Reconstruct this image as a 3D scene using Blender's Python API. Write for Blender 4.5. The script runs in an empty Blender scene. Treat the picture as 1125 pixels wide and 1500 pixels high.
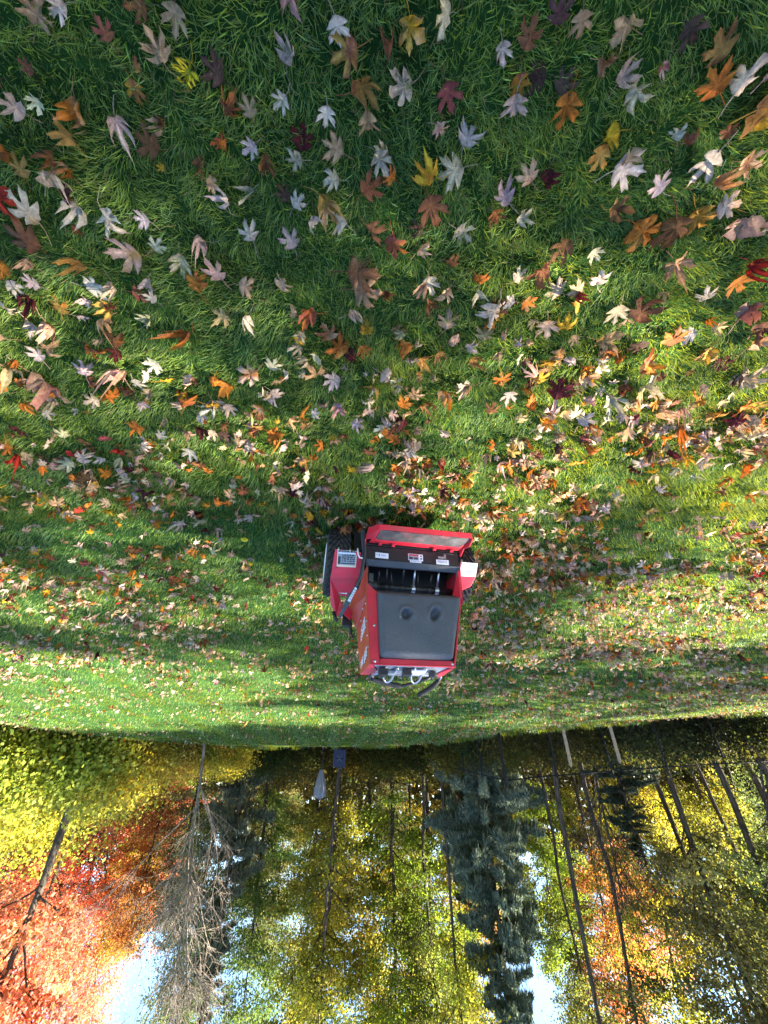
import bpy, math, random
import numpy as np
from mathutils import Matrix, Vector
S = bpy.context.scene
COL = S.collection
rng = np.random.default_rng(11)
random.seed(11)

# ------------------------------------------------------------------ camera, sky, sun, exposure
F, PITCH, CAM_H = 555.0, math.radians(33.4), 1.4      # focal length in photo pixels, pitch down, eye height
CP, SP = math.cos(PITCH), math.sin(PITCH)
cam_d = bpy.data.cameras.new('camera'); cam = bpy.data.objects.new('camera', cam_d); COL.objects.link(cam)
cam_d.sensor_fit = 'VERTICAL'; cam_d.sensor_height = 24.0; cam_d.lens = 24.0 * F / 1500.0
cam_d.clip_start = 0.05; cam_d.clip_end = 2000
# the phone was held upside down: a roll of half a turn about the view axis
cam.matrix_world = Matrix.Translation((0, 0, CAM_H)) @ Matrix.Rotation(math.pi/2 - PITCH, 4, 'X') @ Matrix.Rotation(math.pi, 4, 'Z')
S.camera = cam
SUN_AZ, SUN_EL = math.radians(-84), math.radians(32)  # azimuth from +Y towards +X
W = bpy.data.worlds.new('World'); S.world = W; W.use_nodes = True
nt = W.node_tree; nt.nodes.clear()
sky = nt.nodes.new('ShaderNodeTexSky'); sky.sky_type = 'NISHITA'; sky.sun_disc = False
sky.sun_elevation = SUN_EL; sky.sun_rotation = SUN_AZ; sky.air_density = 1.0; sky.dust_density = 0.1; sky.ozone_density = 3.0
bgn = nt.nodes.new('ShaderNodeBackground'); bgn.inputs[1].default_value = 0.062
wo = nt.nodes.new('ShaderNodeOutputWorld')
nt.links.new(sky.outputs[0], bgn.inputs[0]); nt.links.new(bgn.outputs[0], wo.inputs[0])
sun_d = bpy.data.lights.new('sun', 'SUN'); sun_d.energy = 4.5; sun_d.angle = math.radians(0.5); sun_d.color = (1.0, 0.90, 0.74)
sun = bpy.data.objects.new('sun', sun_d); COL.objects.link(sun)
sdir = Vector((math.sin(SUN_AZ)*math.cos(SUN_EL), math.cos(SUN_AZ)*math.cos(SUN_EL), math.sin(SUN_EL)))
sun.rotation_euler = sdir.to_track_quat('Z', 'Y').to_euler()
S.view_settings.view_transform = 'Standard'; S.view_settings.look = 'None'
S.view_settings.exposure = 3.2; S.view_settings.gamma = 1.0
S.cycles.max_bounces = 7; S.cycles.diffuse_bounces = 4; S.cycles.transmission_bounces = 5; S.cycles.glossy_bounces = 3
S.cycles.sample_clamp_indirect = 6.0

# ------------------------------------------------------------------ helpers
def tag(o, label=None, cat=None, group=None, kind=None):
    if label: o['label'] = label
    if cat: o['category'] = cat
    if group: o['group'] = group
    if kind: o['kind'] = kind
    return o

def empty(name, loc, rz=0.0, s=1.0):
    o = bpy.data.objects.new(name, None); COL.objects.link(o)
    o.location = loc; o.rotation_euler = (0, 0, rz); o.scale = (s, s, s); o.empty_display_size = 0.1
    return o

def np_mesh(name, V, quads=None, tris=None, colors=None, smooth=False):
    """mesh from arrays; colors = per vertex rgb"""
    me = bpy.data.meshes.new(name)
    V = np.asarray(V, np.float32)
    parts, tot, starts = [], [], []
    nq = 0 if quads is None else len(quads); n3 = 0 if tris is None else len(tris)
    idx = []
    if nq: idx.append(np.asarray(quads, np.int32).ravel())
    if n3: idx.append(np.asarray(tris, np.int32).ravel())
    idx = np.concatenate(idx)
    starts = np.concatenate([np.arange(nq)*4, nq*4 + np.arange(n3)*3]).astype(np.int32)
    me.vertices.add(len(V)); me.vertices.foreach_set('co', V.ravel())
    me.loops.add(len(idx)); me.loops.foreach_set('vertex_index', idx)
    me.polygons.add(nq+n3); me.polygons.foreach_set('loop_start', starts)
    if smooth: me.polygons.foreach_set('use_smooth', np.ones(nq+n3, bool))
    me.update(calc_edges=True)
    if colors is not None:
        a = me.attributes.new('Col', 'FLOAT_COLOR', 'POINT')
        c = np.ones((len(V), 4), np.float32); c[:, :3] = colors
        a.data.foreach_set('color', c.ravel())
    return me

def link(name, me, mat=None, parent=None):
    o = bpy.data.objects.new(name, me); COL.objects.link(o)
    if mat is not None and not me.materials: me.materials.append(mat)
    if parent is not None: o.parent = parent
    return o

def new_mat(name):
    m = bpy.data.materials.new(name); m.use_nodes = True
    n = m.node_tree; n.nodes.clear()
    out = n.nodes.new('ShaderNodeOutputMaterial')
    return m, n, out

def paint(name, col, rough=0.5, metal=0.0, var=0.12, scale=18.0, bump=0.0, bscale=200.0, dirt=None, dirt_amt=0.5, spec=0.5, coat=0.0):
    """a solid material with mottling, optional dirt and fine bump"""
    m, n, out = new_mat(name)
    p = n.nodes.new('ShaderNodeBsdfPrincipled'); n.links.new(p.outputs[0], out.inputs[0])
    tc = n.nodes.new('ShaderNodeTexCoord')
    nz = n.nodes.new('ShaderNodeTexNoise'); nz.inputs['Scale'].default_value = scale; nz.inputs['Detail'].default_value = 6
    n.links.new(tc.outputs['Object'], nz.inputs['Vector'])
    r = n.nodes.new('ShaderNodeValToRGB')
    r.color_ramp.elements[0].position = 0.3; r.color_ramp.elements[1].position = 0.7
    r.color_ramp.elements[0].color = tuple(c*(1-var) for c in col)+(1,)
    r.color_ramp.elements[1].color = tuple(min(1, c*(1+var)) for c in col)+(1,)
    n.links.new(nz.outputs['Fac'], r.inputs[0])
    src = r.outputs[0]
    if dirt is not None:
        n2 = n.nodes.new('ShaderNodeTexNoise'); n2.inputs['Scale'].default_value = scale*0.6; n2.inputs['Detail'].default_value = 8; n2.inputs['Roughness'].default_value = 0.7
        n.links.new(tc.outputs['Object'], n2.inputs['Vector'])
        r2 = n.nodes.new('ShaderNodeValToRGB'); r2.color_ramp.elements[0].position = 0.52; r2.color_ramp.elements[1].position = 0.72
        r2.color_ramp.elements[0].color = (0, 0, 0, 1); r2.color_ramp.elements[1].color = (dirt_amt,)*3+(1,)
        n.links.new(n2.outputs['Fac'], r2.inputs[0])
        mx = n.nodes.new('ShaderNodeMix'); mx.data_type = 'RGBA'
        n.links.new(r2.outputs[0], mx.inputs['Factor']); n.links.new(src, mx.inputs['A']); mx.inputs['B'].default_value = tuple(dirt)+(1,)
        src = mx.outputs['Result']
    n.links.new(src, p.inputs['Base Color'])
    p.inputs['Roughness'].default_value = rough; p.inputs['Metallic'].default_value = metal
    p.inputs['Specular IOR Level'].default_value = spec; p.inputs['Coat Weight'].default_value = coat
    if bump > 0:
        n3 = n.nodes.new('ShaderNodeTexNoise'); n3.inputs['Scale'].default_value = bscale; n3.inputs['Detail'].default_value = 4
        n.links.new(tc.outputs['Object'], n3.inputs['Vector'])
        b = n.nodes.new('ShaderNodeBump'); b.inputs['Strength'].default_value = bump; b.inputs['Distance'].default_value = 0.004
        n.links.new(n3.outputs['Fac'], b.inputs['Height']); n.links.new(b.outputs[0], p.inputs['Normal'])
    return m

def leafy(name, trans=0.45, tmul=(1.25, 1.15, 0.6), rough=0.6, tint=True, spec=0.25, hue_noise=0.0, nscale=60):
    """thin vegetation: vertex colour (times the object's own colour), part of the light passes through"""
    m, n, out = new_mat(name)
    at = n.nodes.new('ShaderNodeAttribute'); at.attribute_name = 'Col'
    src = at.outputs['Color']
    if tint:
        oi = n.nodes.new('ShaderNodeObjectInfo')
        mx = n.nodes.new('ShaderNodeMix'); mx.data_type = 'RGBA'; mx.blend_type = 'MULTIPLY'; mx.inputs['Factor'].default_value = 1
        n.links.new(src, mx.inputs['A']); n.links.new(oi.outputs['Color'], mx.inputs['B']); src = mx.outputs['Result']
    if hue_noise > 0:
        tc = n.nodes.new('ShaderNodeTexCoord')
        nz = n.nodes.new('ShaderNodeTexNoise'); nz.inputs['Scale'].default_value = nscale; nz.inputs['Detail'].default_value = 5
        n.links.new(tc.outputs['Object'], nz.inputs['Vector'])
        mr = n.nodes.new('ShaderNodeMapRange'); mr.inputs['From Min'].default_value = .3; mr.inputs['From Max'].default_value = .7
        mr.inputs['To Min'].default_value = 1-hue_noise; mr.inputs['To Max'].default_value = 1+hue_noise*.6
        n.links.new(nz.outputs['Fac'], mr.inputs['Value'])
        m2 = n.nodes.new('ShaderNodeVectorMath'); m2.operation = 'SCALE'
        n.links.new(src, m2.inputs[0]); n.links.new(mr.outputs[0], m2.inputs['Scale']); src = m2.outputs[0]
    p = n.nodes.new('ShaderNodeBsdfPrincipled'); p.inputs['Roughness'].default_value = rough; p.inputs['Specular IOR Level'].default_value = spec
    n.links.new(src, p.inputs['Base Color'])
    t = n.nodes.new('ShaderNodeBsdfTranslucent')
    m3 = n.nodes.new('ShaderNodeVectorMath'); m3.operation = 'MULTIPLY'; m3.inputs[1].default_value = tmul
    n.links.new(src, m3.inputs[0]); n.links.new(m3.outputs[0], t.inputs[0])
    mix = n.nodes.new('ShaderNodeMixShader'); mix.inputs[0].default_value = trans
    n.links.new(p.outputs[0], mix.inputs[1]); n.links.new(t.outputs[0], mix.inputs[2]); n.links.new(mix.outputs[0], out.inputs[0])
    return m

class MB:
    """collects simple solids into ONE mesh"""
    def __init__(self): self.v, self.f, self.m, self.s = [], [], [], []
    def add(self, vs, fs, mi=0, smooth=False):
        b = len(self.v); self.v += [tuple(v) for v in vs]
        for f in fs: self.f.append([b+i for i in f]); self.m.append(mi); self.s.append(smooth)
    def box(self, c, s, rz=0, rx=0, mi=0):
        R = Matrix.Rotation(rz, 3, 'Z') @ Matrix.Rotation(rx, 3, 'X')
        vs = [Vector(c) + R @ Vector((s[0]*a/2, s[1]*b/2, s[2]*d/2)) for d in (-1, 1) for a, b in ((-1, -1), (1, -1), (1, 1), (-1, 1))]
        self.add(vs, [(3, 2, 1, 0), (4, 5, 6, 7), (0, 1, 5, 4), (1, 2, 6, 5), (2, 3, 7, 6), (3, 0, 4, 7)], mi)
    def plate(self, pts, off, mi=0):
        """closed slab: polygon pts and its copy shifted by off"""
        n = len(pts); a = [Vector(p) for p in pts]; b = [p + Vector(off) for p in a]
        nrm = (a[1]-a[0]).cross(a[2]-a[0])
        flip = nrm.dot(Vector(off)) > 0
        fs = [tuple(range(n)), tuple(range(2*n-1, n-1, -1))] + [(i, n+i, n+(i+1) % n, (i+1) % n) for i in range(n)]
        if flip: fs = [tuple(reversed(f)) for f in fs]
        self.add(a+b, fs, mi)
    def tube(self, pts, r, n=8, mi=0, smooth=True, cap=True):
        pts = [Vector(p) for p in pts]; k = len(pts)
        rs = r if isinstance(r, (list, tuple)) else [r]*k
        vs = []; up = Vector((0, 0, 1))
        for i, p in enumerate(pts):
            t = (pts[min(i+1, k-1)]-pts[max(i-1, 0)]).normalized()
            ref = up if abs(t.z) < 0.9 else Vector((1, 0, 0))
            a = t.cross(ref).normalized(); b = t.cross(a)
            for j in range(n):
                an = 2*math.pi*j/n; vs.append(p + (a*math.cos(an)+b*math.sin(an))*rs[i])
        fs = [(i*n+j, i*n+(j+1) % n, (i+1)*n+(j+1) % n, (i+1)*n+j) for i in range(k-1) for j in range(n)]
        if cap: fs += [tuple(range(n-1, -1, -1)), tuple(range((k-1)*n, k*n))]
        self.add(vs, fs, mi, smooth)
    def lathe(self, prof, c, axis='X', n=32, mi=0, smooth=True):
        """prof: (along axis, radius)"""
        vs = []
        for a, r in prof:
            for j in range(n):
                t = 2*math.pi*j/n
                q = (a, r*math.cos(t), r*math.sin(t)) if axis == 'X' else (r*math.cos(t), r*math.sin(t), a)
                vs.append(Vector(c)+Vector(q))
        k = len(prof)
        fs = [(i*n+j, i*n+(j+1) % n, (i+1)*n+(j+1) % n, (i+1)*n+j) for i in range(k-1) for j in range(n)]
        self.add(vs, fs, mi, smooth)
    def build(self, name, mats, parent=None, bevel=0.0):
        me = bpy.data.meshes.new(name)
        me.from_pydata(self.v, [], self.f); me.validate()
        if len(me.polygons) == len(self.f):
            me.polygons.foreach_set('material_index', self.m); me.polygons.foreach_set('use_smooth', self.s)
        for m in (mats if isinstance(mats, (list, tuple)) else [mats]): me.materials.append(m)
        o = bpy.data.objects.new(name, me); COL.objects.link(o)
        if parent is not None: o.parent = parent
        if bevel > 0:
            b = o.modifiers.new('bevel', 'BEVEL'); b.width = bevel; b.segments = 2; b.limit_method = 'ANGLE'; b.angle_limit = math.radians(40)
        return o

# ------------------------------------------------------------------ terrain
EX = np.array([-60, -24, -13.2, -8, -4.4, -3.2, -1.5, 1, 6, 9.8, 13.2, 24, 60])
EY = np.array([11, 13.5, 14.7, 15.0, 15.2, 18, 21, 22, 21, 17.5, 14.9, 12.5, 10])
EZ = np.array([-.4, -.25, -.05, .25, .49, .62, .74, .77, .80, .72, .30, .05, -.1])
def sst(t): t = np.clip(t, 0, 1); return t*t*(3-2*t)
_kx = np.arange(-60, 60.01, .25)
def _sm(v, n=9):
    k = np.ones(n)/n; return np.convolve(np.pad(np.interp(_kx, EX, v), n//2, mode='edge'), k, 'valid')
_ys, _zs = _sm(EY, 5), _sm(EZ, 13)
def edge_y(x): return np.interp(x, _kx, _ys)
def edge_z(x): return np.interp(x, _kx, _zs)
def zt(x, y):
    x = np.asarray(x, float); y = np.asarray(y, float); ye, ze = edge_y(x), edge_z(x)
    z = ze*sst((y-2.8)/(ye-2.8)*0.93)/sst(0.93)
    z = z + 0.012*np.sin(x*1.7+.4)*np.sin(y*1.3+1)*np.clip((y-3)/3, 0, 1)*np.clip((ye-y)/2, 0, 1)
    far = np.clip(y-ye, 0, None)
    z = np.where(y > ye, ze - 0.25*sst(far/4) - .35*sst(far/14) + 2.2*sst((far-16)/45), z)
    return z
def gp(x, y): return Vector((x, y, float(zt(x, y))))
def ray(px, py):
    xu, yu = (562.5-px)/F, (py-750)/F
    return Vector((xu, CP+yu*SP, -SP+yu*CP))
def ground_at(px, py):
    """the point of the (flat near) lawn that this photo pixel shows"""
    r = ray(px, py); t = -CAM_H/r.z
    for _ in range(6):
        p = r*t; t = (float(zt(p.x, p.y))-CAM_H)/r.z
    return Vector((r.x*t, r.y*t, 0))
def spread_x(px, y):
    """x at distance y of a thing standing at photo column px near eye level"""
    return (562.5-px)/F*CP*y
def depth_of(x, y, z): return y*CP-(z-CAM_H)*SP

def grid_mesh(name, X, Y, Z, flip=False):
    r, c = X.shape
    i = np.arange(r*c).reshape(r, c)
    q = np.stack([i[:-1, :-1], i[:-1, 1:], i[1:, 1:], i[1:, :-1]], -1).reshape(-1, 4)
    return np_mesh(name, np.stack([X, Y, Z], -1).reshape(-1, 3), quads=q, smooth=True)

def ground_mat(name, cols, s1, s2, bump):
    m, n, out = new_mat(name)
    p = n.nodes.new('ShaderNodeBsdfPrincipled'); p.inputs['Roughness'].default_value = .95; p.inputs['Specular IOR Level'].default_value = .1
    tc = n.nodes.new('ShaderNodeTexCoord')
    a = n.nodes.new('ShaderNodeTexNoise'); a.inputs['Scale'].default_value = s1; a.inputs['Detail'].default_value = 8; a.inputs['Roughness'].default_value = .65
    b = n.nodes.new('ShaderNodeTexNoise'); b.inputs['Scale'].default_value = s2; b.inputs['Detail'].default_value = 6
    for q in (a, b): n.links.new(tc.outputs['Object'], q.inputs['Vector'])
    mm = n.nodes.new('ShaderNodeMath'); mm.operation = 'ADD'; n.links.new(a.outputs['Fac'], mm.inputs[0]); n.links.new(b.outputs['Fac'], mm.inputs[1])
    h = n.nodes.new('ShaderNodeMath'); h.operation = 'MULTIPLY'; h.inputs[1].default_value = .5; n.links.new(mm.outputs[0], h.inputs[0])
    r = n.nodes.new('ShaderNodeValToRGB'); e = r.color_ramp.elements
    e[0].position, e[1].position = .36, .64; e[0].color, e[1].color = cols[0]+(1,), cols[-1]+(1,)
    for k, c in enumerate(cols[1:-1]): q = e.new(.36+.28*(k+1)/(len(cols)-1)); q.color = c+(1,)
    n.links.new(h.outputs[0], r.inputs[0]); n.links.new(r.outputs[0], p.inputs['Base Color'])
    bp = n.nodes.new('ShaderNodeBump'); bp.inputs['Strength'].default_value = bump; bp.inputs['Distance'].default_value = .03
    n.links.new(a.outputs['Fac'], bp.inputs['Height']); n.links.new(bp.outputs[0], p.inputs['Normal'])
    n.links.new(p.outputs[0], out.inputs[0]); return m

M_LAWN = ground_mat('lawn_turf', [(.012, .034, .008), (.022, .07, .014), (.04, .115, .02)], 34, 2.2, 1.0)
M_FLOOR = ground_mat('leaf_litter_floor', [(.02, .016, .01), (.07, .045, .02), (.13, .085, .035)], 5, .6, 1.0)
gx = np.unique(np.concatenate([np.linspace(-60, 60, 161), np.linspace(-6, 6, 61)]))
gt = np.linspace(0, 1, 90)**1.4
X = np.repeat(gx[None], len(gt), 0); Y = -25 + (edge_y(X)+25)*(1-(1-gt[:, None])**1.0)
lawn = link('lawn', grid_mesh('lawn', X, Y, zt(X, Y)), M_LAWN); tag(lawn, kind='structure')
ft = np.concatenate([np.linspace(0, 20, 41), np.linspace(22, 130, 30)])
gx2 = np.linspace(-150, 150, 241)
X = np.repeat(gx2[None], len(ft), 0); Y = edge_y(X)-.05+ft[:, None]; Z = zt(np.clip(X, -60, 60), Y)
Z[0] -= .03
floor = link('forest_floor', grid_mesh('forest_floor', X, Y, Z), M_FLOOR); tag(floor, kind='structure')
# open ground all round, far out, under the lawn and the wood floor
gX, gY = np.meshgrid(np.linspace(-900, 900, 19), np.linspace(-900, 900, 19))
far_ground = link('far_ground', grid_mesh('far_ground', gX, gY, gX*0-2.2), M_FLOOR); tag(far_ground, kind='structure')

# ------------------------------------------------------------------ the stand-on aerator
YAW = math.radians(11)
_o = ray(590, 766); _t = -CAM_H/_o.z
MO = Vector((_o.x*_t, _o.y*_t, 0))
HV = Vector((math.sin(YAW), math.cos(YAW), 0)); RV = Vector((math.cos(YAW), -math.sin(YAW), 0))
def P(px, py, yl, z=None):
    """local point of the machine on its cross plane yl behind photo pixel"""
    r = ray(px, py); C = Vector((0, 0, CAM_H))-MO
    t = (yl-C.dot(HV))/r.dot(HV); p = C+r*t
    return Vector((p.dot(RV), yl, p.z))
M_RED = paint('red_paint', (.60, .022, .045), .40, 0, .14, 9, .12, 90, dirt=(.22, .10, .09), dirt_amt=.6, coat=.2)
M_RED_WARM = paint('red_paint_warm_lit', (.47, .06, .03), .45, 0, .12, 8, .10, 90, dirt=(.20, .09, .05), dirt_amt=.5)  # the machine's red, shifted to orange for warm light bounced onto the panel
M_BLK = paint('black_metal', (.012, .012, .014), .5, 0, .3, 22, .25, 120, dirt=(.05, .04, .03), dirt_amt=.35)
M_GREYB = paint('grey_bevel_metal', (.05, .055, .065), .45, .2, .2, 20, .15, 120, dirt=(.08, .07, .05), dirt_amt=.5)
M_RUB = paint('tyre_rubber', (.026, .026, .025), .85, 0, .35, 30, .5, 140, dirt=(.06, .05, .035), dirt_amt=.7)
M_PAD = paint('pad_vinyl', (.070, .080, .100), .5, 0, .35, 160, .8, 320, dirt=(.12, .13, .14), dirt_amt=.35)
M_WHT = paint('white_rim_paint', (.72, .74, .76), .4, 0, .08, 12, dirt=(.3, .27, .2), dirt_amt=.4)
M_STEEL = paint('bare_steel', (.50, .52, .55), .32, .85, .15, 25, .15, 80, dirt=(.18, .16, .14), dirt_amt=.5)
M_ALU = paint('silver_panel', (.42, .45, .50), .38, .6, .18, 25, .2, 80, dirt=(.12, .12, .12), dirt_amt=.6)
M_GRIP = paint('foam_grip', (.018, .018, .02), .75, 0, .2, 60, .4, 300)
M_TAPE = paint('grip_tape', (.075, .07, .075), .95, 0, .5, 14, 1.0, 400, dirt=(.33, .10, .10), dirt_amt=.9)
M_LABW = paint('label_white', (.68, .70, .78), .5, 0, .06, 30)
M_LABG = paint('label_grey', (.24, .28, .32), .5, 0, .12, 40)
M_LABR = paint('label_red', (.45, .04, .05), .5, 0, .1, 30)
M_INK = paint('label_ink', (.03, .03, .04), .6)
M_CREAM = paint('label_cream', (.75, .58, .45), .5, 0, .1, 30)
M_SOIL = paint('dried_soil', (.17, .12, .08), .95, 0, .4, 50, .8, 120)

mach = empty('stand_on_aerator', MO, -YAW)
tag(mach, 'red stand-on lawn aerator with black knee pad, seen from behind on the lawn', 'lawn machine')

def wheel(cx, y, R, w, outer, mats=None):
    t = MB()
    h = w/2
    prof = [(-h*.72, R*.55), (-h, R*.66), (-h, R*.86), (-h*.86, R*.95), (-h*.5, R*.985), (0, R), (h*.5, R*.985), (h*.86, R*.95), (h, R*.86), (h, R*.66), (h*.72, R*.55)]
    t.lathe(prof, (cx, y, R), 'X', 40)
    for k in range(26):                                  # chevron lugs
        a = 2*math.pi*k/26
        for s in (-1, 1):
            for q in range(3):
                u = (.14+.30*q)*h*1.05*s; aa = a+(.5 if s > 0 else 0)*2*math.pi/26+q*.055*1
                c = Vector((cx+u, y+math.cos(aa)*(R*(1.0-.012*q*q)), R+math.sin(aa)*(R*(1.0-.012*q*q))))
                Rm = Matrix.Rotation(aa, 3, 'X') @ Matrix.Rotation(.35*s, 3, 'Y') if False else Matrix.Rotation(aa-math.pi/2, 3, 'X')
                sz = (h*.28, R*.10, R*.13)
                vs = [c+Rm @ Vector((sz[0]*i/2*(1 if kz < 0 else .85), sz[1]*j/2+i*.012*s, sz[2]*kz/2)) for kz in (-1, 1) for i, j in ((-1, -1), (1, -1), (1, 1), (-1, 1))]
                t.add(vs, [(3, 2, 1, 0), (4, 5, 6, 7), (0, 1, 5, 4), (1, 2, 6, 5), (2, 3, 7, 6), (3, 0, 4, 7)])
    wh = MB(); wh.lathe([(-h*.5, .02), (-h*.5, R*.57), (h*.5, R*.57), (h*.5, .02)], (cx, y, R), 'X', 32)
    hub = wh.build('wheel', M_BLK, mach)
    t.build('tyre', M_RUB, hub)
    r = MB(); s = outer
    r.lathe([(s*h*.70, R*.60), (s*h*1.02, R*.62), (s*h*1.02, R*.56), (s*h*.55, R*.48), (s*h*.5, R*.2), (s*h*.72, R*.18), (s*h*.72, .005)], (cx, y, R), 'X', 36)
    for k in range(5):
        a = 2*math.pi*k/5; r.lathe([(s*h*.5, .008), (s*h*.64, .008), (s*h*.64, .001)], (cx, y+math.cos(a)*R*.33, R+math.sin(a)*R*.33), 'X', 8)
    r.build('rim', M_WHT, hub)
    return hub
wheel(.425, .265, .225, .165, 1); wheel(-.462, .275, .215, .155, -1)
ax = MB(); ax.tube([(.34, .265, .22), (-.40, .265, .22)], .025, 10); ax.build('axle', M_BLK, mach)
for cx in (.22, -.36):
    t = MB(); t.lathe([(-.03, .05), (-.04, .085), (-.03, .1), (0, .105), (.03, .1), (.04, .085), (.03, .05)], (cx, .92, .105), 'X', 24)
    fk = MB(); fk.box((cx-.055, .92, .17), (.008, .05, .16)); fk.box((cx+.055, .92, .17), (.008, .05, .16)); fk.box((cx, .92, .252), (.118, .06, .012)); fk.tube([(cx, .90, .258), (cx, .88, .36)], .018)
    fk.tube([(cx-.06, .92, .105), (cx+.06, .92, .105)], .01); f = fk.build('front_caster', M_BLK, mach); t.build('tyre', M_RUB, f)

# folding foot platform: horizontal red tray with grip tape
xl, xr = -.40, .20
pl = MB()
pl.plate([(-.385, -.01, .188), (.238, -.01, .188), (.205, -.205, .192), (-.405, -.205, .192)], (0, 0, -.006))
pl.plate([(.205, -.205, .193), (-.405, -.205, .193), (-.405, -.211, .199), (.205, -.211, .199)], (0, -.004, -.035))
for s, xa, xb in ((1, .206, .246), (-1, -.406, -.392)):  # flared side flanges
    pl.plate([(xa, -.211, .200), (xa+.012*s, -.12, .205), (xb+.02*s, -.05, .180), (xb+.012*s, 0.015, .214), (xb+.012*s, .02, .13), (xb+.01*s, -.09, .12), (xa, -.205, .155)], (-.006*s, 0, 0))
    pl.tube([(xa, -.211, .203), (xa+.012*s, -.12, .207), (xb+.02*s, -.05, .183), (xb+.012*s, .012, .216)], .0055, 6)
for q in (-.33, -.21, .075, .165): pl.box((q, -.022, .197), (.022, .026, .016))
po = pl.build('foot_platform', M_RED, mach, .002)
g = MB(); g.plate([(-.375, -.07, .1895), (.205, -.07, .1895), (.196, -.2, .1935), (-.396, -.2, .1935)], (0, 0, .003))
g.build('grip_tape', M_TAPE, po)

# black rear frame under the opening, bevelled edge
fr = MB()
fr.plate([(-.383, 0, .205), (.258, 0, .205), (.256, 0, .302), (-.380, 0, .302)], (0, .02, 0))
fr.plate([(-.383, .0, .11), (.258, 0, .11), (.258, 0, .2), (-.383, 0, .2)], (0, .012, 0))
fr.tube([(-.35, -.006, .215), (-.23, -.006, .212)], .004, 6); fr.tube([(.09, -.006, .232), (.22, -.006, .236)], .004, 6)
fo = fr.build('rear_frame', M_BLK, mach, .002)
bv = MB()
bv.plate([(-.380, -.003, .304), (.256, -.003, .304), (.235, .02, .338), (-.362, .02, .338)], (0, .012, .002))
bv.plate([(-.380, -.002, .306), (-.362, .02, .338), (-.366, .045, .40), (-.384, .0, .36)], (0, .01, 0))
bv.plate([(.256, -.002, .306), (.235, .02, .338), (.225, .04, .375), (.25, .0, .35)], (0, .01, 0))
bv.build('bevelled_lip', M_GREYB, fo, .002)

def label_plate(name, a, b, c, d, base, rows, parent, off=(0, -.002, 0)):
    """thin sticker on quad a b c d (bottom-left, bottom-right, top-right, top-left), rows: (u0,v0,u1,v1,mat)"""
    m = MB(); mats = [base]
    a, b, c, d = map(Vector, (a, b, c, d)); o = Vector(off)
    m.plate([a, b, c, d], o)
    def at(u, v): return (a*(1-u)+b*u)*(1-v)+(d*(1-u)+c*u)*v
    for u0, v0, u1, v1, mt in rows:
        if mt not in mats: mats.append(mt)
        k_ = 1.02+.12*rows.index((u0, v0, u1, v1, mt)); m.plate([at(u0, v0)+o*k_, at(u1, v0)+o*k_, at(u1, v1)+o*k_, at(u0, v1)+o*k_], o*.1, mats.index(mt))
    return m.build(name, mats, parent)
def strokes(n, u0, u1, v0, v1, mat, rows=1, seed=0):
    r = random.Random(seed); L = []
    for j in range(rows):
        va, vb = v0+(v1-v0)*(j+.15)/rows, v0+(v1-v0)*(j+.85)/rows; u = u0
        while u < u1-.02:
            w = (u1-u0)/n*r.uniform(.4, 1.1); L.append((u, va, min(u+w, u1), vb-(vb-va)*r.uniform(0, .35), mat)); u += w+(u1-u0)/n*.35
    return L
y0 = -.001
label_plate('sticker', (.105, y0, .252), (.192, y0, .250), (.192, y0, .289), (.105, y0, .291), M_LABW, strokes(7, .2, .55, .35, .65, M_LABG, 1, 2)+[(.68, .3, .74, .7, M_INK), (.86, .2, .9, .6, M_LABG)], fo)
label_plate('sticker', (-.310, y0, .262), (-.222, y0, .264), (-.222, y0, .298), (-.310, y0, .297), M_LABW, strokes(8, .15, .9, .2, .75, M_LABG, 2, 5), fo)
label_plate('sticker', (-.13, y0, .238), (-.03, y0, .238), (-.03, y0, .286), (-.13, y0, .286), M_LABW,
            [(.03, .08, .24, .95, M_LABW), (.30, .36, .97, .93, M_LABG), (.30, .06, .97, .34, M_LABR), (.34, .55, .62, .8, M_INK), (.7, .5, .95, .85, M_INK), (.08, .55, .18, .8, M_INK), (.08, .15, .17, .38, M_INK)], fo)
label_plate('sticker', (-.118, y0, .288), (-.04, y0, .288), (-.04, y0, .301), (-.118, y0, .301), M_LABW, strokes(6, .08, .92, .25, .8, M_LABG, 1, 8), fo)
m_ = MB(); m_.box((-.262, -.004, .247), (.05, .006, .012)); m_.box((-.285, -.004, .238), (.014, .006, .03)); m_.build('latch', M_STEEL, fo, .001)

# cavity behind the opening, with tine shaft
cv = MB()
cv.plate([(-.375, .26, .25), (.25, .26, .25), (.24, .26, .60), (-.37, .26, .60)], (0, .01, 0))
cv.plate([(-.375, .02, .24), (.25, .02, .24), (.25, .26, .24), (-.375, .26, .24)], (0, 0, -.01))
cv.plate([(.235, .02, .25), (.235, .26, .25), (.225, .26, .60), (.225, .02, .60)], (.01, 0, 0))
cv.build('housing', M_BLK, mach)
tn = MB(); tn.tube([(.22, .14, .43), (-.36, .14, .43)], .022, 10); tn.lathe([(-.03, .05), (.03, .05)], (.19, .14, .43), 'X', 16)
to = tn.build('tine_shaft', M_BLK, mach)
for i, (u, a, L) in enumerate(((.155, -.5, .10), (.10, -.2, .12), (.06, .2, .10), (-.01, -.3, .15), (-.09, -.1, .13), (-.12, .2, .11), (-.20, -.35, .10), (-.255, -.15, .13))):
    q = MB(); d = Vector((random.uniform(-.06, .06), math.sin(a)*.6-.35, -.6)).normalized()
    q.tube([Vector((u, .125, .425)), Vector((u, .125, .425))+d*L*.55, Vector((u, .125, .425))+d*L], [.008, .0075, .006], 8); q.lathe([(-.012, .028), (.012, .028), (.012, .0)], (u, .14, .43), 'X', 14)
    q.build('tine', M_STEEL if i in (4, 7) else M_BLK, to)
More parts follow.
